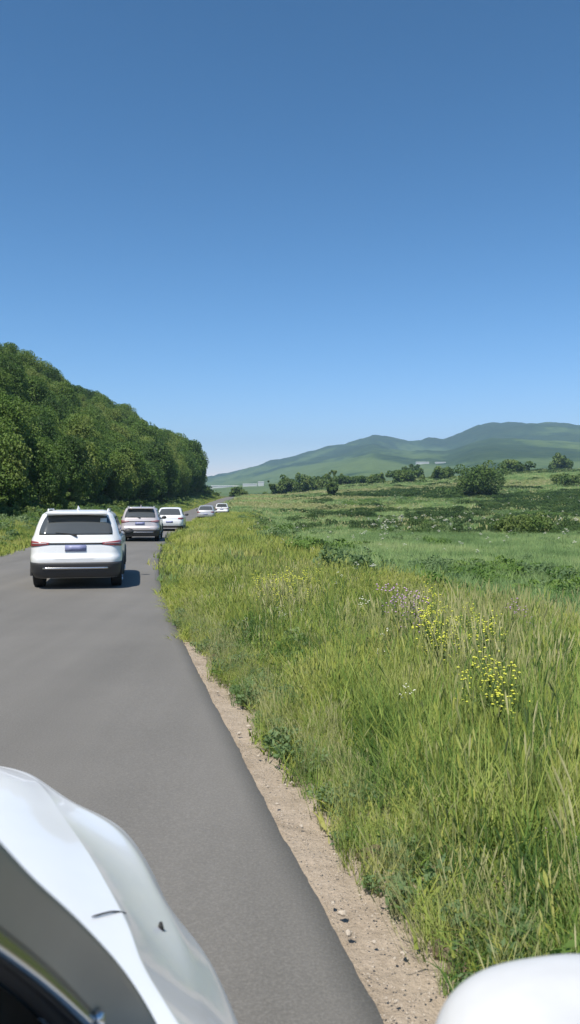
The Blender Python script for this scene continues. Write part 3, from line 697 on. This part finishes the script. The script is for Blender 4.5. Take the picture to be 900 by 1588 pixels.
# ------------------------------------------------------------------ cars ahead
def rowtab(kind, L, W, Ht):
    """rows: z, rear y, front y, half width, corner radius x, corner radius y, rear bulge"""
    if kind == 'suv':
        return [(.24, .12, L-.12, W*.90, .30, .30, .03), (.34, .04, L-.03, W*.955, .26, .32, .05), (.50, -.02, L, W*.985, .24, .34, .06), (.66, -.03, L-.01, W, .24, .36, .07),
                (.74, .03, L-.03, W, .24, .36, .06), (.92, .06, L-.10, W, .24, .36, .06), (1.04, .10, L-.45, W*.985, .24, .34, .06), (1.085, .12, L-.95, W*.965, .24, .32, .06),
                (1.12, .13, L-1.30, W*.94, .24, .30, .05), (1.30, .26, L-1.62, W*.89, .22, .26, .05), (1.46, .38, L-1.88, W*.83, .22, .22, .05),
                (1.56, .42, L-2.08, W*.78, .22, .22, .05), (1.615, .44, L-2.25, W*.70, .22, .25, .05), (1.65, .70, L-2.55, W*.55, .3, .5, .05)]
    return [(.20, .12, L-.12, W*.90, .30, .30, .03), (.30, .03, L-.03, W*.96, .26, .34, .06), (.46, -.02, L, W*.985, .26, .38, .08), (.60, -.02, L-.01, W, .26, .42, .09),
            (.72, .02, L-.06, W, .26, .42, .09), (.86, .05, L-.2, W*.985, .26, .4, .08), (.93, .10, L-.75, W*.965, .26, .36, .07), (.97, .16, L-1.15, W*.93, .26, .34, .06),
            (1.14, .40, L-1.5, W*.86, .24, .3, .05), (1.30, .66, L-1.8, W*.79, .24, .26, .05), (1.39, .85, L-2.0, W*.74, .24, .24, .05), (1.435, .98, L-2.15, W*.66, .26, .28, .05), (1.46, 1.2, L-2.4, W*.5, .3, .4, .04)]
def car_surface(tab, Ht):
    T = np.array(tab); k = Ht/T[-1, 0]; T[:, 0] *= k; zs = T[:, 0]
    def row(z): return [np.interp(z, zs, T[:, j]) for j in range(1, 7)]
    def rear(z, x, off=0):
        y0, y1, w, rx, ry, bl = row(z); w += off; a = abs(x)
        y = y0-off+bl*(a/w)**2*1.0
        if a > w-rx: tt = min(1, (a-(w-rx))/rx); y += ry*(1-math.sqrt(max(0, 1-tt*tt)))
        return Vector((x, y, z))
    def side(z, y, sgn=1, off=0):
        y0, y1, w, rx, ry, bl = row(z); x = w+off
        yr0 = y0+bl+ry; yf0 = y1-ry*1.3
        if y < yr0: tt = min(1, (yr0-y)/ry); x = w-rx*(1-math.sqrt(max(0, 1-tt*tt)))+off
        if y > yf0: tt = min(1, (y-yf0)/(ry*1.3)); x = w-rx*(1-math.sqrt(max(0, 1-tt*tt)))+off
        return Vector((sgn*x, y, z))
    def front(z, x, off=0):
        y0, y1, w, rx, ry, bl = row(z); a = abs(x); y = y1+off
        if a > w-rx: tt = min(1, (a-(w-rx))/rx); y -= ry*1.3*(1-math.sqrt(max(0, 1-tt*tt)))
        return Vector((x, y, z))
    def contour(z):
        y0, y1, w, rx, ry, bl = row(z); pts = []
        for t_ in np.linspace(0, 1, 9): pts.append(rear(z, (w-rx)*t_))
        for t_ in np.linspace(.12, 1, 9): a = t_*math.pi/2; pts.append(Vector((w-rx+rx*math.sin(a), y0+bl*((w-rx+rx*math.sin(a))/w)**2+ry*(1-math.cos(a)), z)))
        ya, yb = y0+bl+ry, y1-ry*1.3
        for t_ in np.linspace(.04, 1, 22): pts.append(Vector((w, ya+(yb-ya)*t_, z)))
        for t_ in np.linspace(.12, 1, 9): a = t_*math.pi/2; pts.append(Vector((w-rx+rx*math.cos(a), yb+ry*1.3*math.sin(a), z)))
        for t_ in np.linspace(.15, 1, 7): pts.append(Vector(((w-rx)*(1-t_), y1, z)))
        return pts+[Vector((-p.x, p.y, p.z)) for p in pts[1:-1][::-1]]
    return row, rear, side, front, contour, zs
def make_car(name, kind, L, Wf, Ht, paint, detail=True, sticker=False, wagon=False):
    W = Wf/2; tab = rowtab(kind, L, W, Ht); row, rear, side, front, contour, zs = car_surface(tab, Ht)
    root = empty(name); zz = []
    for a, b in zip(zs[:-1], zs[1:]):
        m_ = max(1, int(round((b-a)/.05))); zz += [a+(b-a)*i/m_ for i in range(m_)]
    zz.append(zs[-1]); rings = [contour(z) for z in zz]; n = len(rings[0]); V = [p for r_ in rings for p in r_]; Fc = []
    for i in range(len(rings)-1):
        for k in range(n): Fc.append((i*n+k, i*n+(k+1) % n, (i+1)*n+(k+1) % n, (i+1)*n+k))
    Fc.append(tuple(range(n))[::-1]); e = (len(rings)-1)*n; Fc.append(tuple(e+k for k in range(n)))
    body = mesh_obj('body', V, Fc, paint, root, True)
    wr = .345 if kind == 'suv' else .315; wy = [.86, L-.92]; wt = .235
    # wheel arches cut through the body
    mb = MB()
    for wyy in wy: mb.tube([(-W-.3, wyy, wr), (W+.3, wyy, wr)], [wr*1.17]*2, 28)
    cut = mb.build('cutter', paint); md = body.modifiers.new('b', 'BOOLEAN'); md.object = cut; md.operation = 'DIFFERENCE'; md.solver = 'EXACT'
    dg = bpy.context.evaluated_depsgraph_get(); nm = bpy.data.meshes.new_from_object(body.evaluated_get(dg)); body.modifiers.clear(); body.data = nm
    bpy.data.objects.remove(cut)
    for p in nm.polygons: p.use_smooth = True
    nm.set_sharp_from_angle(angle=R(38)) if hasattr(nm, 'set_sharp_from_angle') else None
    # dark inner box behind the arches
    mb = MB(); mb.box((0, L/2, .42*Ht/1.65), (Wf*.72, L-.5, .36)); mb.build('underbody', M['underbody'], root)
    def patch(nm_, f, a0, a1, b0, b1, mat, par=None, nu=14, nv=6, off=.006, shape=None, thick=.012):
        V = []; Fq = []
        for i in range(nv+1):
            for j in range(nu+1):
                u = a0+(a1-a0)*j/nu; v = b0+(b1-b0)*i/nv
                if shape: u, v = shape(j/nu, i/nv)
                V.append(f(v, u, off))
        m0 = len(V)
        for i in range(nv+1):
            for j in range(nu+1):
                u = a0+(a1-a0)*j/nu; v = b0+(b1-b0)*i/nv
                if shape: u, v = shape(j/nu, i/nv)
                V.append(f(v, u, off-thick))
        for i in range(nv):
            for j in range(nu):
                a = i*(nu+1)+j; Fq.append((a, a+1, a+nu+2, a+nu+1)); Fq.append((m0+a, m0+a+nu+1, m0+a+nu+2, m0+a+1))
        bd = [j for j in range(nu+1)]+[i*(nu+1)+nu for i in range(1, nv+1)]+[nv*(nu+1)+j for j in range(nu-1, -1, -1)]+[i*(nu+1) for i in range(nv-1, 0, -1)]
        for a, b in zip(bd, bd[1:]+bd[:1]): Fq.append((a, m0+a, m0+b, b))
        return mesh_obj(nm_, V, Fq, mat, par or root, True)
    rz = Ht/1.65 if kind == 'suv' else Ht/1.46
    fr = lambda z, x, off: rear(z, x, off)
    if kind == 'suv': gz0, gz1 = 1.14*rz, 1.53*rz; tz0, tz1 = .90*rz, 1.02*rz; bz0, bz1 = .245*rz, .575*rz
    else: gz0, gz1 = .99*rz, 1.36*rz; tz0, tz1 = .72*rz, .84*rz; bz0, bz1 = .205*rz, .34*rz
    wtop = lambda z: float(row(z)[2])
    rw = patch('rear_window', fr, 0, 0, 0, 0, M['glass'], shape=lambda s, t_: ((s*2-1)*(wtop(gz0+(gz1-gz0)*t_)-.115)*(1-.03*abs(2*t_-1)**4), gz0+(gz1-gz0)*t_+.02*(1-(2*s-1)**2)*(1 if t_ > .5 else 0)), nu=20, nv=8)
    if sticker: patch('sticker', fr, .50, .64, gz1-.14, gz1-.05, M['sticker'], rw, 3, 2, .010, thick=.003)
    # side windows (thin dark panes with pillar gaps)
    for sg in (-1, 1):
        fs = lambda z, y, off, sg=sg: side(z, y, sg, off)
        y0w = float(row(gz0)[0])+.42; y1w = float(row(gz0)[1])-.30
        cuts = [y0w, y0w+(y1w-y0w)*.20, y0w+(y1w-y0w)*.57, y1w]
        zb, ztp = (1.13*rz, 1.50*rz) if kind == 'suv' else (.985*rz, 1.34*rz)
        for c0, c1, wnm in ((cuts[0]+.03, cuts[1]-.02, 'quarter_window'), (cuts[1]+.03, cuts[2]-.03, 'side_window'), (cuts[2]+.03, cuts[3], 'side_window')):
            def shp(s, t_, c0=c0, c1=c1):
                z = zb+(ztp-zb)*t_; ya, yb = float(row(z)[0])+.36, float(row(z)[1])-.24
                return min(max(c0+(c1-c0)*s, ya), yb), z
            patch(wnm, fs, 0, 0, 0, 0, M['glass_dark'], shape=shp, nu=8, nv=6)
        # tail lamps wrap from the rear face
        if kind == 'suv':
            tl = patch('tail_light', fr, 0, 0, 0, 0, M['tail_red'], nu=14, nv=4, off=.012, shape=lambda s, t_, sg=sg: (sg*(W*.56+(W*.985-W*.56)*s), tz0+(tz1-tz0)*(.5+(t_-.5)*(.35+.65*s))+.0*s))
            patch('lamp_stripe', fr, 0, 0, 0, 0, M['tail_clear'], tl, nu=10, nv=1, off=.018, thick=.004, shape=lambda s, t_, sg=sg: (sg*(W*.62+(W*.95-W*.62)*s), tz0+(tz1-tz0)*(.46+.16*t_)))
        else:
            patch('tail_light', fr, 0, 0, 0, 0, M['tail_red'], nu=10, nv=4, off=.012, shape=lambda s, t_, sg=sg: (sg*(W*.60+(W*.98-W*.60)*s), tz0+(tz1-tz0)*(.5+(t_-.5)*(.6+.4*s))))
        patch('headlight', lambda z, x, off: front(z, x, off), 0, 0, 0, 0, M['headlight'], nu=8, nv=3, off=.010, shape=lambda s, t_, sg=sg: (sg*(W*.58+(W*.97-W*.58)*s), (.70+.12*t_)*rz*(1 if kind == 'suv' else .88)))
        # door mirror
        ym = L-1.62 if kind == 'suv' else L-1.7; zm_ = 1.10*rz if kind == 'suv' else .98*rz
        bm = bmesh.new(); bmesh.ops.create_icosphere(bm, subdivisions=2, radius=1)
        for v in bm.verts: v.co = Vector((sg*(W+.11)+v.co.x*.125, ym+v.co.y*.07, zm_+v.co.z*.085))
        me = bpy.data.meshes.new('door_mirror'); bm.to_mesh(me); bm.free(); me.materials.append(M['cladding'])
        for p in me.polygons: p.use_smooth = True
        mo = bpy.data.objects.new('door_mirror', me); col.objects.link(mo); mo.parent = root
        mb = MB(); mb.tube([(sg*(W-.08), ym+.02, zm_-.07), (sg*(W+.05), ym, zm_-.05)], [.03, .025], 8); mb.build('mirror_arm', M['cladding'], mo)
        # wheels
        for wyy in wy:
            xo = sg*(W-.02); mb = MB(); mb.tube([(xo-sg*wt, wyy, wr), (xo-sg*(wt-.02), wyy, wr), (xo-sg*.02, wyy, wr), (xo, wyy, wr)], [wr-.03, wr, wr, wr-.03], 30)
            wh = mb.build('wheel', M['tyre'], root, False)
            mb = MB(); mb.tube([(xo-sg*.01, wyy, wr), (xo+sg*.006, wyy, wr)], [wr*.30]*2, 12)
            for k in range(10):
                a = k*math.pi/5; c_, s_ = math.cos(a), math.sin(a)
                mb.tube([(xo+sg*.004, wyy+c_*.05, wr+s_*.05), (xo+sg*.004, wyy+c_*wr*.64, wr+s_*wr*.64)], [.018, .022], 5)
            mb.tube([(xo-sg*.01, wyy, wr), (xo+sg*.002, wyy, wr)], [wr*.70]*2, 24)
            mb.build('rim', M['rim'], wh)
            if kind == 'suv':
                mb = MB(); arc = [(sg*(W-.012), wyy+math.cos(a)*wr*1.2, wr+math.sin(a)*wr*1.2) for a in np.linspace(-.15, math.pi+.15, 20)]
                mb.tube(arc, [.035]*20, 6); mb.build('arch_trim', M['cladding'], root)
    if kind == 'suv':
        patch('rear_bumper', fr, 0, 0, 0, 0, M['cladding'], nu=26, nv=7, off=.016, thick=.03, shape=lambda s, t_: ((s*2-1)*(wtop(bz0+(bz1-bz0)*t_)+.0), bz0+(bz1-bz0)*t_-.05*abs(2*s-1)**6*0))
        patch('bumper_strip', fr, 0, 0, 0, 0, M['chrome'], nu=16, nv=1, off=.026, thick=.012, shape=lambda s, t_: ((s*2-1)*W*.70, (.435+.035*t_)*rz))
        for sg in (-1, 1):
            patch('side_sill', lambda z, y, off, sg=sg: side(z, y, sg, off), wy[0]+wr*1.2, wy[1]-wr*1.2, .25*rz, .40*rz, M['cladding'], off=.012)
            patch('bumper_corner', lambda z, y, off, sg=sg: side(z, y, sg, off), .40, wy[0]-wr*1.12, .25*rz, bz1-.02, M['cladding'], off=.016, nu=4)
        patch('tailgate_handle', fr, -W*.58, W*.58, .945*rz, .975*rz, M['rubber'], off=.014, nu=12, nv=1)
        wp = [rear(z_, x_, .022) for z_, x_ in ((1.115*rz, .02), (1.16*rz, -.12), (1.185*rz, -.42))]
        mb = MB(); mb.tube(wp, [.02, .011, .009], 6); mb.build('rear_wiper', M['rubber'], root)
        patch('number_plate', fr, -.22, .22, .805*rz, .930*rz, M['plate_blue'], off=.020, nu=3, nv=1)
        mb = MB(); yk = float(row(1.58*rz)[0]); mb.box((0, yk-.06, 1.585*rz), (W*1.34, .2, .035)); sp = mb.build('roof_spoiler', paint, root)
        mb = MB(); mb.tube([(0, .95, Ht-.01), (0, .90, Ht+.05), (0, .82, Ht+.09)], [.05, .025, .008], 8); mb.build('roof_antenna', paint, root)
        for sg in (-1, 1):
            mb = MB(); mb.tube([(sg*W*.66, .8, Ht-.06), (sg*W*.67, .9, Ht+.015), (sg*W*.67, L-2.7, Ht+.015), (sg*W*.66, L-2.6, Ht-.05)], [.018]*4, 6); mb.build('roof_rail', paint, root)
    else:
        patch('rear_bumper_trim', fr, 0, 0, 0, 0, M['cladding'], nu=22, nv=3, off=.012, shape=lambda s, t_: ((s*2-1)*wtop(bz0+(bz1-bz0)*t_), bz0+(bz1-bz0)*t_))
        patch('number_plate', fr, -.22, .22, .52*rz, .63*rz, M['plate_blue'], off=.014, nu=3, nv=1)
    patch('windscreen', lambda z, x, off: front(z, x, off), 0, 0, 0, 0, M['glass'], nu=14, nv=7, shape=lambda s, t_: ((s*2-1)*(wtop(gz0+.02+(gz1-gz0-.02)*t_)-.12), gz0+.02+(gz1-gz0-.02)*t_))
    return root
def place(car, px_mid, d, L, head_extra=0):
    """rear centre of the car at column px_mid and depth d, headed along the road"""
    x = pix(px_mid, d); dy = 3; sl_ = float(Edge(d+dy)-Edge(d))/dy; a = math.atan(-sl_)+head_extra
    car.location = (x, d, float(road_z(d))+.012); car.rotation_euler = (0, 0, a)
c1 = make_car('suv', 'suv', 4.65, 1.94, 1.70, M['white_paint'], sticker=True)
place(c1, 117, 17.0, 4.65); tag(c1, 'white SUV with blue number plate, nearest of the cars ahead', 'car', 'cars driving ahead on the road')
c2 = make_car('suv', 'suv', 4.5, 1.82, 1.64, M['silver_paint'])
place(c2, 217, 37.5, 4.5); tag(c2, 'brownish silver SUV, second in line behind the nearest white SUV', 'car', 'cars driving ahead on the road')
c3 = make_car('hatchback', 'sedan', 4.4, 1.80, 1.52, M['white_paint'])
place(c3, 263, 51, 4.4); tag(c3, 'white sedan, third in line just right of the brownish silver SUV', 'car', 'cars driving ahead on the road')
c4 = make_car('sedan', 'sedan', 4.6, 1.82, 1.50, M['grey_paint'])
place(c4, 319, 83, 4.6); tag(c4, 'light grey sedan, left one of the two distant cars', 'car', 'cars driving ahead on the road')
c5 = make_car('hatchback', 'suv', 4.3, 1.82, 1.64, M['white_paint'])
place(c5, 344, 108, 4.3); tag(c5, 'white car farthest down the road, right of the light grey sedan', 'car', 'cars driving ahead on the road')

# ------------------------------------------------------------------ the car the picture is taken from
TH = R(13)
own = empty('passenger_car', (0, 0, 0), TH)
def to_local(px, py, z=None, d=None):
    if d is None: d = (CAMZ-z)*F/(py-HOR)
    else: z = CAMZ-(py-HOR)/F*d
    x = (px-450)/F*d
    return Vector((x*math.cos(TH)+d*math.sin(TH), d*math.cos(TH)-x*math.sin(TH), z))
CL = -.62
def curve(pts, n=36):
    """Catmull-Rom resample"""
    P = [Vector(p) for p in pts]; P = [P[0]*2-P[1]]+P+[P[-1]*2-P[-2]]; L = [0]
    out = []
    for i in range(1, len(P)-2):
        for k in range(14):
            t = k/14; a, b, c, d = P[i-1:i+3]
            out.append(.5*((2*b)+(-a+c)*t+(2*a-5*b+4*c-d)*t*t+(-a+3*b-3*c+d)*t**3))
    out.append(P[-2]); acc = [0]
    for a, b in zip(out, out[1:]): acc.append(acc[-1]+(b-a).length)
    A_ = np.array(out); acc = np.array(acc); s = np.linspace(0, acc[-1], n)
    return [Vector([float(np.interp(t, acc, A_[:, j])) for j in range(3)]) for t in s]
S_ = [(.285, .70, .93), (.282, 1.1, .90)]+[tuple(to_local(*p)) for p in ((369, 1582, .76), (338, 1511, .765), (311, 1467, .77), (267, 1418, .80), (236, 1351, .82), (204, 1298, .85), (178, 1273, .89), (124, 1251, .93), (93, 1231, .94), (58, 1207, .945), (31, 1194, .95))]+[(-.45, 3.03, .95), (CL, 3.05, .95)]
Rg = [(.262, .70, 1.04), (.258, 1.1, 1.03)]+[tuple(to_local(*p)) for p in ((324, 1582, .90), (284, 1462, .885), (249, 1391, .88), (213, 1324, .89), (176, 1281, .925), (128, 1256, .953), (92, 1236, .957), (56, 1210, .96), (29, 1196, .963))]+[(-.45, 3.01, .965), (CL, 3.03, .965)]
C3 = [(.17, .70, 1.10), (.15, 1.05, 1.09)]+[tuple(to_local(*p)) for p in ((262, 1573, 1.075), (218, 1498, 1.06), (200, 1444, 1.05), (178, 1400, 1.04), (138, 1329, 1.02), (98, 1271, 1.0), (68, 1226, .985), (44, 1207, .98))]+[(-.40, 2.94, .98), (CL, 2.99, .985)]
S_, Rg, C3 = curve(S_), curve(Rg), curve(C3)
n_ = len(S_)
hood_edge = C3
cl_ = [Vector((CL, .9+(2.985-.9)*i/(n_-1), 1.16-.17*(i/(n_-1))**1.8)) for i in range(n_)]
def loft(rows, nm, mat, par, mirror=True, solid=None, sub=0, closed=False):
    V = []; Fq = []; m_ = len(rows[0])
    for r_ in rows: V += [tuple(p) for p in r_]
    for i in range(len(rows)-1):
        for k in range(m_-1): Fq.append((i*m_+k, (i+1)*m_+k, (i+1)*m_+k+1, i*m_+k+1))
    if mirror:
        b = len(V); V += [(2*CL-x, y, z) for x, y, z in V]; Fq += [tuple(b+j for j in f)[::-1] for f in Fq]
    o = mesh_obj(nm, V, Fq, mat, par, True)
    if sub:
        md = o.modifiers.new('s', 'SUBSURF'); md.levels = sub; md.render_levels = sub
    if solid:
        md = o.modifiers.new('t', 'SOLIDIFY'); md.thickness = solid; md.offset = 1
    return o
mixv = lambda A_, B_, t, dz=0: [a.lerp(b, t)+Vector((0, 0, dz)) for a, b in zip(A_, B_)]
# fender: rocker -> wheel line -> flare -> shoulder ridge -> shallow hollow -> crease
low = [Vector((p.x+.015 if i < n_-4 else p.x, p.y+(.03*i/n_), .30)) for i, p in enumerate(S_)]
mid_ = [Vector((p.x+.02, p.y+(.05*i/n_), .62)) for i, p in enumerate(S_)]
body_rows = [low, mid_, [p+Vector((.006, .006, -.05)) for p in S_], S_, mixv(S_, Rg, .5, -.004), Rg,
             mixv(Rg, C3, .12, .002), mixv(Rg, C3, .5, -.002), mixv(Rg, C3, .9, -.001), mixv(Rg, C3, .975, 0), C3]

hood_rows = [C3, mixv(C3, cl_, .008, .001), mixv(C3, cl_, .06, .006), mixv(C3, cl_, .25, .028), mixv(C3, cl_, .55, .035), mixv(C3, cl_, .8, .016), cl_]
loft(body_rows+hood_rows[1:], 'body', M['white_paint'], own, True, None, 2)
# short dark panel gap and small washer cap
def surf(px, py, lift=.0): # point on the hood / fender near the given direction
    best = None
    for rows in (body_rows[6:], hood_rows[:6]):
        for i in range(len(rows)-1):
            for k in range(n_-1):
                for u in (.0, .125, .25, .375, .5, .625, .75, .875):
                    for v in (0, .33, .66):
                        p = rows[i][k].lerp(rows[i][k+1], v).lerp(rows[i+1][k].lerp(rows[i+1][k+1], v), u)
                        x = p.x*math.cos(TH)-p.y*math.sin(TH); y = p.x*math.sin(TH)+p.y*math.cos(TH)
                        if y < .3: continue
                        a, b = proj(x, y, p.z); e = (a-px)**2+(b-py)**2
                        if best is None or e < best[0]: best = (e, p.copy())
    return best[1]+Vector((0, 0, lift))
mb = MB(); pts = [surf(*q, .004) for q in ((144, 1428), (172, 1420), (196, 1421))]; pts = curve(pts, 9)
mb.tube(pts, [.0012]+[.002]*7+[.0006], 6); mb.build('panel_gap', M['rubber'], own, True)
c_ = surf(248, 1444, .006); mb = MB(); mb.tube([c_+Vector((0, 0, -.012)), c_+Vector((0, 0, .008))], [.0085, .004], 12); mb.build('washer_nozzle', M['rubber'], own, True)
# A pillar, seal and side window; roof and door
Pt = [to_local(p[0], p[1], None, p[2]) for p in ((285, 1660, 1.17), (244, 1573, 1.16), (200, 1502, 1.06), (133, 1427, .95), (62, 1360, .85), (0, 1289, .77), (-90, 1200, .68), (-210, 1110, .6))]
Pi = [to_local(p[0], p[1], None, p[2]) for p in ((215, 1660, 1.13), (160, 1588, 1.09), (110, 1530, 1.0), (55, 1475, .90), (-10, 1420, .80), (-75, 1370, .71), (-180, 1300, .62), (-320, 1230, .54))]
Ps = [to_local(p[0], p[1], None, p[2]) for p in ((135, 1660, 1.07), (85, 1600, 1.02), (40, 1556, .95), (0, 1520, .87), (-60, 1475, .77), (-130, 1430, .68), (-250, 1370, .59), (-420, 1300, .50))]
Pt, Pi, Ps = curve(Pt, 24), curve(Pi, 24), curve(Ps, 24)
def lf(rows, nm, mat, t=.006): return loft(rows, nm, mat, own, False, t, 1)
pil = lf([[p+Vector((-.05, .02, -.02)) for p in Pt], Pt, mixv(Pt, Pi, .3, .006), mixv(Pt, Pi, .7, .004), mixv(Pt, Pi, .92, -.003), [p+Vector((0, 0, -.012)) for p in Pi]], 'window_pillar', M['pillar_taupe'])
lf([[p+Vector((0, 0, -.010)) for p in Pi], [p+Vector((.010, 0, -.024)) for p in Pi], [p+Vector((.004, 0, -.044)) for p in Pi]], 'grass_reflector', M['dark_chrome'], .002)  # added mirror strip, faced sideways so an olive band of grass reflects in it
lf([[p+Vector((-.004, 0, -.046)) for p in Pi], mixv(Pi, Ps, .45, -.02), mixv(Pi, Ps, .7, .010), [p+Vector((0, 0, -.006)) for p in Ps]], 'window_seal', M['rubber'])
back = [Vector((p.x+.02, p.y-.55, max(p.z-.12, 1.02))) for p in Ps]
gl = lf([[p+Vector((0, 0, -.012)) for p in Ps], mixv(Ps, back, .35, -.01), mixv(Ps, back, .7, -.01), back], 'side_window', M['glass_dark'])
mb = MB(); c_ = to_local(150, 1579, None, 1.06); mb.tube([c_+Vector((0, 0, -.02)), c_+Vector((0, 0, .0)), c_+Vector((0, 0, .006))], [.010, .009, .003], 12); mb.build('seal_clip', M['chrome'], own, True)
# windscreen, running from the hood to the roof line behind the pillar
wt_ = [Vector((2*CL-p.x, p.y, p.z)) for p in Pt]; mid2 = [Vector((CL, p.y+.20, p.z+.04)) for p in Pt]
lf([[p+Vector((-.052, .02, -.022)) for p in Pt], mixv(Pt, mid2, .5, .015), mid2, mixv(wt_, mid2, .5, .015), [p+Vector((.05, .02, -.02)) for p in wt_]], 'windscreen', M['glass_dark'])
# door mirror (its own part, with housing, glass and arm)
mc = to_local(872, 1660, None, 1.03)
bm = bmesh.new(); bmesh.ops.create_uvsphere(bm, u_segments=48, v_segments=28, radius=1)
def sq(v, e): return math.copysign(abs(v)**e, v)
for v in bm.verts:
    x, y, z = v.co; v.co = Vector((mc.x+sq(x, .72)*.172, mc.y+sq(y, .85)*.085+.02*z, mc.z+sq(z, .78)*.118-.02*x*abs(x)*0))
me = bpy.data.meshes.new('door_mirror'); bm.to_mesh(me); bm.free(); me.materials.append(plain('mirror_paint', (.56, .57, .58), .45))
for p in me.polygons: p.use_smooth = True
mo = bpy.data.objects.new('door_mirror', me); col.objects.link(mo); mo.parent = own
bm = bmesh.new(); bmesh.ops.create_uvsphere(bm, u_segments=32, v_segments=12, radius=1)
for v in bm.verts:
    x, y, z = v.co; v.co = Vector((mc.x+sq(x, .7)*.145, mc.y-.082+y*.012, mc.z-.004+sq(z, .7)*.09))
me = bpy.data.meshes.new('mirror_glass'); bm.to_mesh(me); bm.free(); me.materials.append(M['chrome'])
g2 = bpy.data.objects.new('mirror_glass', me); col.objects.link(g2); g2.parent = mo
mb = MB(); mb.tube([(.24, mc.y+.02, mc.z-.14), (.34, mc.y+.01, mc.z-.12), (mc.x-.12, mc.y, mc.z-.07)], [.035, .03, .03], 10); mb.build('mirror_arm', M['rubber'], mo, True)
# door side and wheel of the own car, below the frame
mb = MB(); mb.box((.20, .1, .68), (.09, 1.9, .70)); mb.build('door', M['white_paint'], own)
for sg, xw in ((1, .0), (-1, 2*CL-.0)):
    mb = MB(); mb.tube([(xw-.11, 2.15, .34), (xw+.11, 2.15, .34)], [.34, .34], 28); w_ = mb.build('wheel', M['tyre'], own)
    mb = MB(); mb.tube([(xw-.12*sg, 2.15, .34), (xw+.125*sg, 2.15, .34)], [.23, .23], 20); mb.build('rim', M['rim'], w_)
tag(own, 'white car in the foreground with its fender and wing mirror in view', 'car')

# ------------------------------------------------------------------ air
hz, nt, b = newmat('haze'); nt.nodes.remove(b)
pv = N(nt, 'ShaderNodeVolumePrincipled'); pv.inputs['Color'].default_value = (.48, .74, 1, 1); pv.inputs['Density'].default_value = 1.9e-4; pv.inputs['Anisotropy'].default_value = .0
nt.links.new(pv.outputs[0], nt.nodes['Material Output'].inputs['Volume'])
mb = MB(); zlo, zhi = -20, 560; mb.box((0, 2700, (zlo+zhi)/2), (15500, 9200, zhi-zlo)); hzo = mb.build('haze', hz); tag(hzo, 'thin blue summer haze in the air', kind='stuff')
